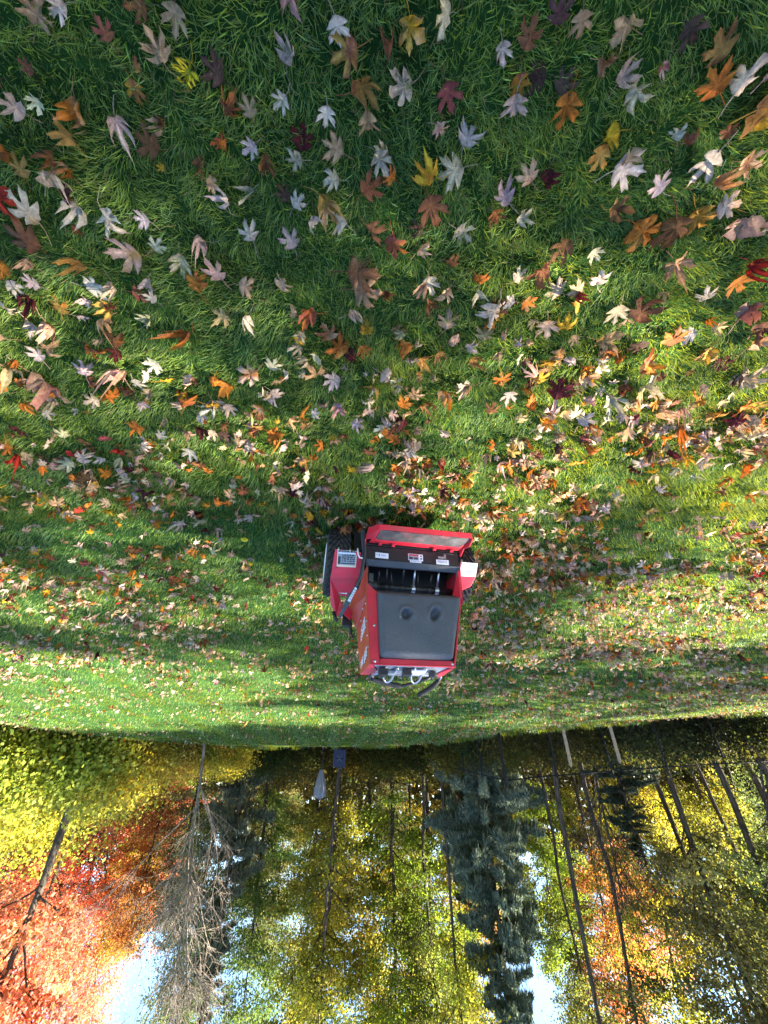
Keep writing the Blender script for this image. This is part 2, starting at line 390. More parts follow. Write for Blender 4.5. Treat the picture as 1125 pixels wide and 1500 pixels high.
c_ = MB(); c_.box((.215, .03, .42), (.03, .03, .055)); c_.box((.222, .03, .47), (.02, .03, .02)); c_.build('bracket', M_GREYB, mach, .002)
rs = MB()                                              # red inner cheek on the far side of the opening
rs.plate([(-.384, 0, .345), (-.370, .0, .33), (-.335, .06, .50), (-.362, .0, .53), (-.380, 0, .53)], (0, .006, 0))
rs.plate([(-.384, .002, .30), (-.384, .28, .30), (-.372, .28, .56), (-.372, .002, .56)], (-.008, 0, 0))
rs.build('inner_cheek', M_RED, mach, .001)

# upright tower: red frame round the knee pad
tw = MB()
zb, zt_ = .518, .945
def bar(pts, off=(0, .03, 0)): tw.plate(pts, off)
bar([(.246, 0, .35), (.246, 0, .52), (.213, 0, zt_), (.158, 0, zt_), (.182, 0, .52), (.236, 0, .47)])
bar([(-.372, 0, .53), (-.362, 0, .53), (-.275, 0, zt_), (-.286, 0, zt_)])
bar([(.1575, 0, zt_), (-.2745, 0, zt_), (-.2745, 0, .912), (.1575, 0, .914)], (0, .022, 0))
bar([(.181, .004, .545), (.181, .004, .518), (-.361, .004, .518), (-.361, .004, .545)], (0, .02, 0))
tw.tube([(.214, .0, .947), (-.288, .0, .943)], .005, 6)
for q in ((.188, -.002, .928), (-.262, -.002, .925), (.176, -.002, .75), (-.276, -.002, .90)):
    pass
to_ = tw.build('tower_frame', M_RED, mach, .003)
for q in ((.187, .93), (-.268, .928), (.192, .73)):
    b = MB(); b.lathe([(-.004, .0085), (.003, .0085), (.005, .004), (.005, 0)], (0, 0, 0), 'Z', 10)
    o = b.build('bolt', M_STEEL, to_); o.location = (q[0], -.001, q[1]); o.rotation_euler = (math.pi/2, 0, 0)

# knee pad: cushion with two worn knee dents
def pad_mesh():
    nx, nz = 74, 60
    U, Vv = np.meshgrid(np.linspace(0, 1, nx), np.linspace(0, 1, nz))
    bl, br, tr_, tl_ = [np.array(v) for v in ((-.366, .52), (.182, .523), (.160, .911), (-.272, .908))]
    A = bl[None, None]*(1-U[..., None])+br*(U[..., None]); B = tl_[None, None]*(1-U[..., None])+tr_*(U[..., None])
    XZ = A*(1-Vv[..., None])+B*Vv[..., None]
    e = np.minimum(np.minimum(U*.46, (1-U)*.46), np.minimum(Vv*.38, (1-Vv)*.38))
    # rounded corners: pull the corners in
    cu, cvv = np.abs(U-.5)*2, np.abs(Vv-.5)*2
    k = np.clip((np.clip(cu-.86, 0, 1)/.14)**2+(np.clip(cvv-.84, 0, 1)/.16)**2, 0, 4)
    corner = np.where((cu > .86) & (cvv > .84), np.clip(1-np.sqrt(np.maximum(k, 1e-9)), -.45, 0), 0)
    cen = XZ.mean((0, 1)); XZ = XZ+(XZ-cen)*(corner*.075)[..., None]
    th = .034*np.sqrt(np.clip(1-(1-np.clip(e/.034, 0, 1))**2, 0, 1))+.006*sst(e/.2)
    for (u, v, sx, sz, dp, rot) in ((.70, .665, .052, .070, .031, .5), (.345, .69, .045, .085, .030, -.25)):
        u = 1-u if False else u
    dents = ((.665, .30+.06, .045, .052, .030, .45), (.315, .30+.04, .040, .072, .030, -.25))
    for (u, v, sx, sz, dp, rot) in dents:
        du, dv = (U-u)*.50, (Vv-v)*.39
        a = du*math.cos(rot)+dv*math.sin(rot); b = -du*math.sin(rot)+dv*math.cos(rot)
        q = (a/(sx*.62))**2+(b/(sz*.5))**2
        th = th-dp*1.35*np.exp(-q**1.5*1.3)+.008*np.exp(-((np.sqrt(q)-1.55)/.5)**2)*(dv < .02)
        th = th-.004*np.exp(-(du/.06)**2)*np.exp(-((dv-.09)/.10)**2)
    th = th+.0015*np.sin(U*13+Vv*5)*np.sin(Vv*11-U*4)
    V = np.stack([XZ[..., 0], -.002-th, XZ[..., 1]], -1)
    i = np.arange(nx*nz).reshape(nz, nx)
    q = np.stack([i[:-1, :-1], i[:-1, 1:], i[1:, 1:], i[1:, :-1]], -1).reshape(-1, 4)
    V = V.reshape(-1, 3); n0 = len(V)
    ring = np.concatenate([i[0, :], i[1:, -1], i[-1, -2::-1], i[-2:0:-1, 0]])
    back = V[ring].copy(); back[:, 1] = .028
    V = np.concatenate([V, back]); m = len(ring); k = np.arange(m)
    side = np.stack([ring, ring[(k+1) % m], n0+(k+1) % m, n0+k], -1)[:, ::-1]
    return np_mesh('knee_pad', V, quads=np.concatenate([q, side]), smooth=True)
pad = link('knee_pad', pad_mesh(), M_PAD, mach)
bk = MB(); bk.plate([(-.37, .029, .5), (.22, .029, .5), (.2, .029, .93), (-.28, .029, .93)], (0, .012, 0)); bk.build('tower_back', M_BLK, mach)

# side panel of the tower, warm reflected light painted in as orange (faces the near side), plain one opposite
sp = MB()
out_ = [(.2475, 0, .36), (.246, 0, .52), (.2145, 0, .945), (.242, .2, .966), (.25, .37, .66), (.315, .30, .545), (.285, .08, .385)]
sp.plate(out_[:3]+[out_[3], out_[4]], (-.008, 0, 0)); sp.plate([(.2475, 0, .36), (.246, 0.0, .55), (.252, .37, .66), (.322, .27, .56), (.30, .12, .43)], (-.006, .004, 0))
spo = sp.build('side_panel', M_RED_WARM, mach, .001)
def onside(py_, pz):
    # point on the panel plane between tower corner and back edge
    f = py_/.2; top = Vector((.2145, 0, .945)).lerp(Vector((.242, .2, .966)), f); bot = Vector((.246, 0, .55)).lerp(Vector((.251, .2, .61)), f)
    k = (pz-.58)/.37; return bot.lerp(top, k)+Vector((.003, 0, 0))
lt = MB()                                              # slanted white lettering, worn
def glyphs(u0, u1, v0, v1, shear, n, seed):
    r = random.Random(seed)
    for i in range(n):
        ua = u0+(u1-u0)*i/n; ub = ua+(u1-u0)/n*.78; va = v0+shear*(i/n); vb = va+(v1-v0)
        vm = (va+vb)/2; th = (v1-v0)*.22; tw_ = (ub-ua)*.3
        segs = [((ua, va), (ua+tw_, vb)), ((ua, vb-th), (ub, vb)), ((ua, va), (ub, va+th)), ((ua, vm-th/2), (ub, vm+th/2)), ((ub-tw_, va), (ub, vb))]
        for j in r.sample(range(5), 4):
            (a, b), (c, d) = segs[j]
            lt.plate([onside(a, b), onside(c, b), onside(c, d), onside(a, d)], (.0012, 0, 0))
glyphs(.04, .17, .70, .745, .035, 4, 3); glyphs(.05, .16, .675, .692, .03, 6, 5); glyphs(.035, .10, .85, .90, .03, 3, 9); glyphs(.115, .17, .875, .915, .02, 3, 12)
lt.build('lettering', M_LABW, spo)
for (a_, b_) in ((.012, .62), (.012, .72), (.012, .80), (.012, .86), (.10, .60), (.16, .64)):
    q_ = onside(a_, b_); m_ = MB(); m_.lathe([(-.003, .006), (.002, .006), (.003, 0)], q_, 'X', 8); m_.build('bolt', M_STEEL, spo)
sp2 = MB(); sp2.plate([(-.372, .032, .52), (-.29, .032, .945), (-.255, .2, .955), (-.35, .36, .62), (-.37, .3, .52)], (.008, 0, 0)); sp2.build('side_panel', M_RED, mach, .001)

# silver control deck on top, with its red corner gussets
dk = MB()
dk.plate([(.19, .012, .936), (-.268, .012, .934), (-.235, .205, .955), (.165, .205, .957)], (0, 0, -.01))
dk.tube([(.168, .21, .958), (-.235, .21, .956)], .006, 6)
dko = dk.build('control_deck', M_ALU, mach, .002)
gs = MB(); gs.plate([(.2135, .004, .9475), (.240, .2, .967), (.165, .2, .965), (.15, .12, .955)], (0, 0, -.008)); gs.build('corner_gusset', M_RED, mach, .001); gs = MB(); gs.plate([(-.287, .004, .9445), (-.262, .2, .965), (-.222, .2, .963), (-.235, .13, .953)], (0, 0, -.008)); gs.build('corner_gusset', M_RED, mach, .001)
for (bx, by, w, d, h, mt, nm) in ((.12, .11, .05, .10, .035, M_BLK, 'gauge'), (-.02, .10, .05, .07, .03, M_BLK, 'switch_box'), (-.09, .12, .09, .10, .012, M_LABW, 'cover_plate'), (-.19, .13, .05, .05, .02, M_BLK, 'fuel_cap'), (.065, .14, .04, .05, .02, M_LABG, 'gauge')):
    b = MB()
    if nm == 'fuel_cap': b.lathe([(0, .028), (h, .028), (h*1.2, .02), (h*1.2, 0)], (bx, by, .955), 'Z', 18)
    else: b.box((bx, by, .952+h/2), (w, d, h), .1)
    b.build(nm, mt, dko, .003)
for cx in (.075, -.095):                                # wire hoops
    h = MB(); pts = []
    for i in range(15):
        a = math.pi*i/14; pts.append((cx+.031*math.cos(a), .16+.05*math.sin(a), .965+.008*math.sin(a)+.030*math.sin(a)))
    pts = [(cx+.033, .06, .95)]+pts+[(cx-.033, .06, .95)]
    h.tube(pts, .0055, 8); h.build('wire_hoop', M_STEEL, mach)
def curve(a, b, c, n=10): return [(Vector(a)*(1-t)**2+Vector(b)*2*t*(1-t)+Vector(c)*t*t) for t in np.linspace(0, 1, n)]
hb = MB()
hb.tube([(.178, .16, .95), (.178, .235, .972)]+curve((.172, .25, .975), (.09, .27, .995), (-.005, .27, 1.012), 8)+curve((-.03, .265, 1.012), (-.12, .25, .99), (-.20, .22, .965), 8), .009, 10)
hbo = hb.build('handlebar', M_BLK, mach)
g1 = MB(); g1.tube(curve((.165, .253, .977), (.09, .27, .997), (-.03, .272, 1.013), 10), [.013]+[.0155]*8+[.013], 12); g1.build('grip', M_GRIP, hbo)
g2 = MB(); g2.tube(curve((-.262, .25, .975), (-.225, .28, 1.02), (-.135, .28, 1.058), 10), [.012]+[.0155]*8+[.014], 12)
g2.build('grip', M_GRIP, hbo)
ex = MB(); ex.tube([(-.252, .18, .95), (-.268, .22, .962), (-.262, .25, .975)], .008, 8); ex.tube([(.135, .19, .955), (.165, .235, .962), (.14, .262, .985)], .008, 8); ex.build('lever_rod', M_STEEL, hbo)

# fender boxes beside the wheels
fd = MB()
A1, A2, A3, A4 = P(491, 804, 0), P(529, 809, .0), P(529, 847, .10), P(484, 847, .10)
fd.plate([A1, A2, A3, A4], (0, .02, .004))
B3, B4 = P(521, 872, .2), P(496, 871, .2)
fd.plate([A4, A3, B3, B4], (0, .02, .002))
C1, C2 = P(493, 903, .24), P(505, 893, .24)
fd.plate([P(484, 847, .11), B4, P(499, 878, .215), C2, C1, P(484, 884, .21)], (0, .012, 0))
fd.plate([A1, A4, P(484, 847, .30), P(491, 806, .30)], (-.006, 0, 0))
fd.plate([A2, A3, B3, P(521, 872, .34), P(529, 815, .34)], (.006, 0, 0))
fdo = fd.build('fender', M_RED, mach, .0015)
lr = Vector((0, -.003, -.001))
label_plate('warning_decal', P(493, 830.5, .056)+lr, P(521, 832, .056)+lr, P(523, 808, .004)+lr, P(494.5, 806, .004)+lr, M_CREAM,
            [(.04, .12, .96, .99, M_LABG), (.05, .16, .18, .62, M_INK), (.05, .78, .95, .86, M_LABW), (.22, .18, .93, .24, M_INK)]+strokes(5, .24, .9, .3, .75, M_INK, 4, 21)+strokes(6, .08, .9, .87, .97, M_INK, 1, 4), fdo)
label_plate('sticker', P(493, 869.5, .198)+lr*2, P(508, 871.5, .198)+lr*2, P(508, 867.5, .193)+lr*2, P(493, 865.5, .193)+lr*2, M_LABW, strokes(4, .15, .85, .2, .8, M_INK, 1, 6), fdo)
for q in ((496, 801), (513, 803)):
    b = MB(); a = P(q[0], q[1], .0); b.tube([a, a+Vector((0, .004, .03))], .006, 8); b.build('bolt', M_STEEL, fdo)
lv = MB()                                              # dark control lever running up beside the fender
lv.plate([P(534, 775, -.02), P(528, 776, -.02), P(531, 810, -.02), P(527, 840, -.01), P(520, 858, -.005), P(509, 872, .02), P(511, 874, .02), P(526, 862, 0), P(533, 838, -.01)], (0, .012, 0))
lv.plate([P(509, 872, .02), P(496, 903, .10), P(499, 906, .10), P(516, 878, .02)], (0, .01, 0))
lv.tube([P(534, 778, -.02), P(535, 812, -.02), P(530, 843, -.02), P(516, 870, .0)], .007, 8)
lvo = lv.build('parking_lever', M_GREYB, mach, .001)
label_plate('sticker', P(509, 880, .0), P(513, 882, .0), P(523, 862, -.02), P(520, 860, -.02), M_LABW, strokes(2, .1, .9, .1, .9, M_LABG, 5, 3), lvo)
hk = MB(); hk.tube([P(524, 803, -.03), P(524.5, 812, -.03), P(527, 817, -.03), P(531, 817.5, -.03)], .0045, 8); hk.build('hook', M_WHT, mach)
br_ = MB(); br_.plate([P(519, 778, .08), P(534, 772, .08), P(534, 806, .04), P(519, 806, .04)], (0, .06, 0)); br_.build('drive_case', M_BLK, mach, .004)
hn = MB(); hn.box((.325, .33, .60), (.06, .05, .10)); hn.tube([(.30, .33, .62), (.295, .34, .70)], .012, 8); hn.build('engine_control', M_BLK, mach, .004)
pg = MB(); pg.plate([P(497, 893, .22), P(513, 908, .26), P(516, 900, .26), P(510, 884, .22)], (0, .01, 0)); pg.build('inner_bracket', M_RED, mach, .001)
kb = MB(); kb.tube([P(489, 896, .2), P(491, 906, .2), P(495, 909, .2)], .012, 8); kb.build('lever_knob', M_BLK, mach)
f2 = MB()
D1, D2, D3, D4, D5 = P(674, 823, .02), P(700, 825.5, .02), P(697, 845, .06), P(690, 858, .09), P(677, 864, .10)
D6 = P(671, 846, .06)
f2.plate([D1, D2, D3, D6], (0, .02, .003)); f2.plate([D6, D3, D4, D5], (0, .02, .002)); f2.plate([D2, D3, P(695, 846, .30), P(698, 826, .30)], (.006, 0, 0))
f2o = f2.build('fender', M_RED, mach, .0015)
label_plate('instruction_decal', P(672, 844.5, .058)+lr, P(696.5, 847-1.6, .058)+lr, P(699.5, 826, .02)+lr, P(676, 824, .02)+lr, M_LABW,
            [(.12, .15, .15, .85, M_LABG), (.12, .15, .45, .19, M_LABG), (.38, .25, .42, .6, M_LABG)]+strokes(4, .5, .92, .55, .85, M_LABG, 2, 9)+strokes(3, .45, .9, .15, .4, M_LABG, 2, 19), f2o)
b = MB(); a = P(676, 820, .0); b.tube([a, a+Vector((0, .002, .035))], .007, 8); b.build('bolt', M_STEEL, f2o)
# engine and chassis ahead of the tower
en = MB(); en.box((-.06, .58, .52), (.36, .34, .26)); en.box((-.06, .56, .67), (.26, .26, .06)); en.lathe([(0, .11), (.05, .11), (.06, .06)], (-.06, .58, .70), 'Z', 24); en.build('engine', M_BLK, mach, .01)
ch = MB(); ch.box((-.06, .57, .33), (.60, .50, .10)); ch.box((.2, .68, .37), (.05, .55, .05)); ch.box((-.34, .68, .37), (.05, .55, .05)); ch.box((-.07, .93, .37), (.6, .06, .05)); ch.build('chassis', M_RED, mach, .004)

# ------------------------------------------------------------------ grass
def vnoise(x, y, s, seed):
    r = np.random.default_rng(seed); T = r.random((64, 64))
    u, v = x/s+1000, y/s+1000; i, j = np.floor(u).astype(int), np.floor(v).astype(int); a, b = sst(u-i), sst(v-j)
    g = lambda p, q: T[p % 64, q % 64]
    return (g(i, j)*(1-a)+g(i+1, j)*a)*(1-b)+(g(i, j+1)*(1-a)+g(i+1, j+1)*a)*b
def scatter(y0, y1, dens, mx):
    """points of a strip of lawn as wide as the view plus margin mx"""
    hw = 1.02*(.835*y1+.77)+mx
    n = int(dens*2*hw*(y1-y0))
    x = rng.uniform(-hw, hw, n); y = rng.uniform(y0, y1, n)
    k = (np.abs(x) < 1.02*(.835*y+.77)+mx) & (y < edge_y(x)-.02)
    return x[k], y[k]
def in_machine(x, y, m=0.0):
    a = (x-MO.x)*RV.x+(y-MO.y)*RV.y; b = (x-MO.x)*HV.x+(y-MO.y)*HV.y
    return (((a > .33-m) & (a < .52+m)) | ((a < -.37+m) & (a > -.56-m))) & (np.abs(b-.265) < .10)
GV, GQ, GT, GC = [], [], [], []; gb = 0
def blades(x, y, L0, L1, w0, w1, segs):
    global gb
    k = ~in_machine(x, y); x, y = x[k], y[k]
    n = len(x); L = rng.uniform(L0, L1, n)*(.75+.5*vnoise(x, y, .35, 3)); w = rng.uniform(w0, w1, n)
    th = vnoise(x, y, .22, 5)*14+vnoise(x, y, .07, 6)*4+rng.normal(0, .9, n)
    lean = np.clip(rng.normal(.85, .38, n), .05, 1.45)
    stripe = np.sin((x-.10*y)*2*np.pi/1.15)*np.clip((y-4)/4, 0, 1)    # mowing stripes lay the blades one way, then the other
    th = np.where(rng.random(n) < np.abs(stripe)*.95, np.pi/2*np.sign(stripe)+rng.normal(0, .3, n), th); lean = np.where(np.abs(stripe) > .3, np.clip(rng.normal(1.15, .2, n), .3, 1.45), lean)
    bend = rng.uniform(.1, .75, n)
    ts = np.linspace(0, 1, segs+1); pts = np.zeros((n, segs+1, 3)); p = np.stack([x, y, zt(x, y)-.004], -1); pts[:, 0] = p
    for i in range(segs):
        a = np.clip(lean*(.45+.2*i)+bend*(i/segs)*1.3, 0, 1.75); s = L/segs
        p = p+np.stack([np.cos(th)*np.sin(a)*s, np.sin(th)*np.sin(a)*s, np.cos(a)*s], -1); pts[:, i+1] = p
    zmin = zt(pts[:, :, 0], pts[:, :, 1])+.004; pts[:, 1:, 2] = np.maximum(pts[:, 1:, 2], zmin[:, 1:])
    tw = rng.normal(0, .5, n); sx, sy = -np.sin(th), np.cos(th)
    side = np.stack([sx*np.cos(tw), sy*np.cos(tw), np.sin(tw)], -1)*(w/2)[:, None]
    prof = [1, .95, .7, .5][:segs] if segs > 1 else [1]
    V = []
    for i in range(segs): V += [pts[:, i]-side*prof[i], pts[:, i]+side*prof[i]]
    V.append(pts[:, segs]); V = np.stack(V, 1); m = V.shape[1]
    base = gb+np.arange(n)[:, None]*m
    for i in range(segs-1): GQ.append(base+np.array([[2*i, 2*i+1, 2*i+3, 2*i+2]]))
    GT.append(base+np.array([[2*segs-2, 2*segs-1, 2*segs]]))
    h = np.clip(.5*vnoise(x, y, .5, 8)+.5*vnoise(x, y, .12, 9)+rng.normal(0, .22, n), 0, 1)[:, None]
    c = np.array([.080, .175, .042])*(1-h)+np.array([.225, .32, .036])*h
    c = c*np.exp(rng.normal(0, .30, (n, 1))); c[:, 2] *= rng.uniform(.7, 2.0, n)
    dry = rng.random(n) < .03; c[dry] = np.array([.22, .18, .08])*rng.uniform(.6, 1.1, (dry.sum(), 1))
    GV.append(V.reshape(-1, 3)); GC.append(np.repeat(c, m, 0)); gb += n*m
for args, geo in (((-.25, .8, 21000, .1), (.028, .060, .0011, .0021, 3)), ((.8, 1.4, 14000, .1), (.028, .058, .0013, .0025, 3)), ((1.4, 2.2, 8500, .1), (.028, .056, .0018, .0032, 2)), ((-.7, 2.2, 4200, 1.3), (.035, .065, .0022, .0038, 2)),
                  ((2.2, 3.6, 4300, 1.0), (.03, .055, .0027, .0046, 2)), ((3.6, 6, 1900, 1.3), (.032, .055, .004, .007, 2)), ((6, 10, 800, 2.2), (.035, .058, .007, .011, 1)), ((10, 23, 260, 3.0), (.04, .065, .011, .019, 1))):
    xx, yy = scatter(*args); blades(xx, yy, *geo)
xe = rng.uniform(-16, 16, 9000); ye_ = edge_y(xe)-np.abs(rng.normal(0, .10, 9000)); ke = vnoise(xe, ye_, .8, 44) > .42   # longer tufts the mower missed
blades(xe[ke], ye_[ke], .07, .24, .008, .016, 2)
M_GRASS = leafy('grass_blades', .42, (1.9, 1.35, .4), .5, tint=False, spec=.35)
go = link('grass', np_mesh('grass', np.concatenate(GV), quads=np.concatenate(GQ), tris=np.concatenate(GT), colors=np.concatenate(GC)), M_GRASS)
tag(go, 'green lawn grass, long and lying over, between the fallen leaves', 'grass', kind='stuff')
del GV, GQ, GT, GC

# ------------------------------------------------------------------ fallen leaves
SUGAR = [(0, .62), (.05, .50), (.13, .43), (.09, .33), (.11, .21), (.20, .28), (.30, .36), (.36, .36), (.49, .41), (.42, .28), (.46, .20), (.36, .12), (.21, .04), (.34, .03), (.48, .0), (.37, -.10), (.26, -.17), (.14, -.23), (.04, -.28), (0, -.26)]
SILVER = [(0, .66), (.06, .54), (.15, .49), (.12, .38), (.11, .27), (.13, .19), (.20, .235), (.26, .30), (.33, .33), (.47, .43), (.43, .29), (.46, .20), (.36, .11), (.19, .02), (.28, .0), (.44, -.05), (.34, -.14), (.20, -.21), (.06, -.27), (0, -.25)]
OVATE = [(0, .6), (.06, .5), (.12, .4), (.18, .28), (.22, .16), (.24, .05), (.23, -.05), (.20, -.15), (.14, -.24), (.06, -.30), (0, -.32)]
def leaf_template(r, kind, curl, rings=(1.0, .72, .42), stem=True):
    half = {'sugar': SUGAR, 'silver': SILVER, 'ovate': OVATE}[kind]
    out = [Vector((x, y, 0)) for x, y in half]+[Vector((-x, y, 0)) for x, y in half[-2:0:-1]]
    n = len(out); o = np.array([(v.x, v.y) for v in out])
    o = o*(1+r.normal(0, .035, (n, 1)))
    L = [o*s for s in rings]+[np.zeros((1, 2))]
    V = np.concatenate(L); nr = len(rings)
    q = [(k*n+i, k*n+(i+1) % n, (k+1)*n+(i+1) % n, (k+1)*n+i) for k in range(nr-1) for i in range(n)]
    t = [((nr-1)*n+i, (nr-1)*n+(i+1) % n, nr*n) for i in range(n)]
    x, y = V[:, 0], V[:, 1]; rad = np.hypot(x, y)
    fold, bend, cup, wob = r.normal(.12, .28)*curl, r.normal(0, .8)*curl, r.normal(.25, .7)*curl, .055*curl
    ph = r.uniform(0, 6.3, 4)
    z = fold*np.abs(x)*1.3+bend*y*y*.9+cup*rad*rad+wob*np.sin(5*np.arctan2(y, x)+ph[0])*rad*1.6+wob*.6*np.sin(9*x+ph[1])*np.cos(8*y+ph[2])
    tipc = r.normal(0, .8)*curl; z = z+tipc*np.clip(y-.25, 0, 1)**2*2+r.normal(0, .9)*curl*np.clip(np.abs(x)-.2, 0, 1)**2*2
    sc = 1/np.sqrt(1+(z/(rad+.05))**2*.8)
    z = z+r.normal(0, .018*(.4+curl), len(z))*(rad > .05)
    V3 = np.stack([x*sc, y*sc, z], -1)
    tone = np.ones(len(V3)); nn = np.concatenate([np.full(n, s) for s in rings]+[[0]])
    ang = np.arctan2(y, x)
    vein = np.zeros(len(V3))
    for a in (math.pi/2, math.radians(41), math.radians(139), math.radians(-2), math.radians(182)):
        d = np.abs((ang-a+math.pi) % (2*math.pi)-math.pi); vein = np.maximum(vein, np.exp(-(d/.13)**2))
    tone = .80+.34*vein*(nn < .99)+r.normal(0, .09, len(V3))
    tone[:n] *= r.uniform(.55, .95)
    q, t = list(q), list(t)
    if stem:
        b = len(V3); sx = r.normal(0, .12); ps = [(0, -.22*sc[-1], .0), (sx*.4, -.45, .03), (sx*1.6, -.72, .02+r.normal(0, .05))]
        w = .014; sv = []
        for (a, c, d) in ps: sv += [(a-w, c, d), (a+w, c, d), (a, c, d+w*1.4)]
        V3 = np.concatenate([V3, np.array(sv)]); tone = np.concatenate([tone, np.full(9, .62)])
        for k in range(2):
            for j in range(3): q.append((b+k*3+j, b+k*3+(j+1) % 3, b+(k+1)*3+(j+1) % 3, b+(k+1)*3+j))
    return V3, np.array(q, int).reshape(-1, 4), np.array(t, int).reshape(-1, 3), tone
PAL = {'G': (.64, .50, .37), 'T': (.54, .33, .17), 'C': (.58, .47, .28), 'O': (.52, .17, .022), 'Y': (.60, .34, .025), 'B': (.22, .085, .035), 'M': (.10, .016, .018), 'R': (.42, .035, .02), 'P': (.58, .37, .27), 'D': (.11, .055, .035), 'Z': (.42, .23, .055), 'K': (.24, .06, .05)}
WORD = {'G': ['pale lavender-grey', 'silvery grey', 'pale grey-white'], 'T': ['tan', 'beige-brown', 'light tan'], 'C': ['cream', 'pale straw-coloured'], 'O': ['orange', 'bright orange', 'burnt-orange'], 'Y': ['yellow', 'golden yellow'],
        'B': ['brown', 'russet brown', 'dark russet'], 'M': ['maroon', 'deep wine-red'], 'R': ['red', 'scarlet'], 'P': ['pale pinkish', 'dusty pink-beige'], 'D': ['dark purple-brown', 'blackish brown'], 'Z': ['mottled gold and brown', 'ochre'], 'K': ['dull brick-red']}
HAND = """60,20,T,52;95,8,G,34;163,47,B,30;210,8,B,40;262,18,T,45;240,72,T,44;281,103,Y,42;322,103,D,45;202,125,Y,36;205,95,B,22;52,97,B,25;8,115,B,34;33,152,G,42;64,145,G,26;120,158,O,48;108,195,Z,40;228,205,B,48;245,176,B,30;337,155,B,40;369,157,T,32;425,80,G,42;416,142,G,30;495,35,G,40;513,72,Z,50;530,122,Z,54;540,170,T,40;480,160,G,34;445,203,M,38;437,228,G,30;494,214,T,42;372,210,G,30;390,232,B,34;328,207,O,26;295,236,B,28;242,241,Y,14;18,218,O,45;40,243,Z,36;75,252,G,50;105,275,M,30;107,246,O,28;85,225,B,34;118,298,G,38;10,283,R,42;52,303,P,56;50,345,B,58;165,310,G,42;215,318,G,30;117,330,B,20;198,366,P,60;232,357,G,28;268,380,C,42;295,405,O,36;322,393,P,42;297,347,G,38;313,262,T,28;335,287,G,38;368,278,G,32;370,335,G,34;428,350,G,36;420,280,D,26;437,290,G,28;478,292,Z,50;490,258,G,32;460,318,G,30;540,272,B,44;557,227,G,36;543,330,B,36;12,385,O,32;48,378,T,30;120,382,Z,40;57,408,G,30;25,412,G,30;415,411,T,30;362,411,T,32;172,412,G,32;222,408,G,28;525,392,B,56;532,420,T,48;600,35,Y,46;650,20,C,42;592,125,C,46;655,132,K,44;642,183,P,28;682,197,G,42;665,246,C,50;732,68,G,30;568,70,B,32;768,52,B,40;750,145,G,42;757,118,O,36;785,110,D,40;815,18,D,45;848,28,T,40;915,35,T,50;878,85,B,32;905,110,C,40;924,128,C,40;965,95,P,26;1000,40,D,40;1050,70,B,55;1038,120,O,50;1067,112,G,52;1108,150,Y,80;825,148,O,48;820,122,D,40;572,255,O,28;563,222,G,30;628,250,Y,46;770,250,T,34;797,258,M,38;737,285,G,40;762,315,G,30;724,310,B,30;880,192,Y,44;875,220,Z,42;906,243,G,56;912,228,T,30;985,195,G,26;1000,200,B,40;1030,230,G,55;1085,232,B,38;1060,190,B,28;1045,265,O,48;1055,295,G,38;960,268,G,38;895,300,B,36;932,330,O,56;977,322,B,60;1015,310,O,42;1085,322,P,72;577,348,O,40;613,330,D,28;825,357,B,44;790,387,B,42;872,402,G,30;985,382,T,42;1092,385,R,42;1075,408,O,40;660,376,B,26;700,402,O,28;757,400,G,28;868,366,G,28;815,420,C,34;18,440,G,30;45,432,M,36;55,470,G,34;10,482,T,42;80,470,P,36;155,460,T,36;175,490,B,34;220,465,G,34;132,437,G,22;205,425,B,30;228,430,G,24;330,457,T,30;360,460,G,32;283,486,O,46;455,453,O,38;483,485,B,38;500,503,O,40;532,507,O,28;517,452,P,30;465,540,T,36;490,552,G,36;175,510,M,24;178,540,P,46;130,533,G,28;70,552,P,60;20,530,T,45;230,528,G,30;203,555,G,26;28,662,R,36;118,660,R,26;158,633,K,20;333,557,O,38;318,546,O,26;370,540,P,36;405,627,O,38;383,592,O,24;384,606,M,20;296,620,M,24;205,620,O,26;267,590,G,20;280,657,G,30;625,440,B,36;652,420,P,30;665,490,P,24;650,568,O,36;590,584,O,26;620,588,B,28;700,425,C,28;800,472,P,38;824,470,Y,28;900,448,C,38;935,452,B,50;880,490,Z,42;980,490,O,40;1050,528,M,34;1110,472,B,40;940,555,G,42;890,575,G,42;812,562,M,40;745,570,G,30;718,592,B,28;580,677,O,22;565,425,B,26;745,435,G,26;770,440,O,28;1030,430,G,30;1090,450,P,46;1100,495,T,40;1090,550,C,44;1100,590,Y,34;1040,600,Z,30;960,600,P,30;840,600,G,30;760,610,T,26;690,520,B,26"""
LANDMARK = {(281, 103): 'yellow leaf with black specks', (240, 72): None, (665, 246): 'broad cream maple leaf lying flat and open', (655, 132): 'dull brick-red maple leaf lying flat', (1108, 150): 'big curled golden leaf cut by the picture edge', (268, 380): None,
            (577, 348): None, (28, 662): None, (1050, 528): None, (932, 330): None}
hand = []
for s in HAND.replace('\n', '').split(';'):
    a = s.split(','); hand.append((float(a[0]), float(a[1]), a[2], float(a[3])))
def dens(y): return np.interp(y, [-.4, 1.0, 2.0, 3.2, 5, 8, 13, 23], [70, 165, 250, 195, 105, 34, 10, 4.5])
LX, LY = [], []
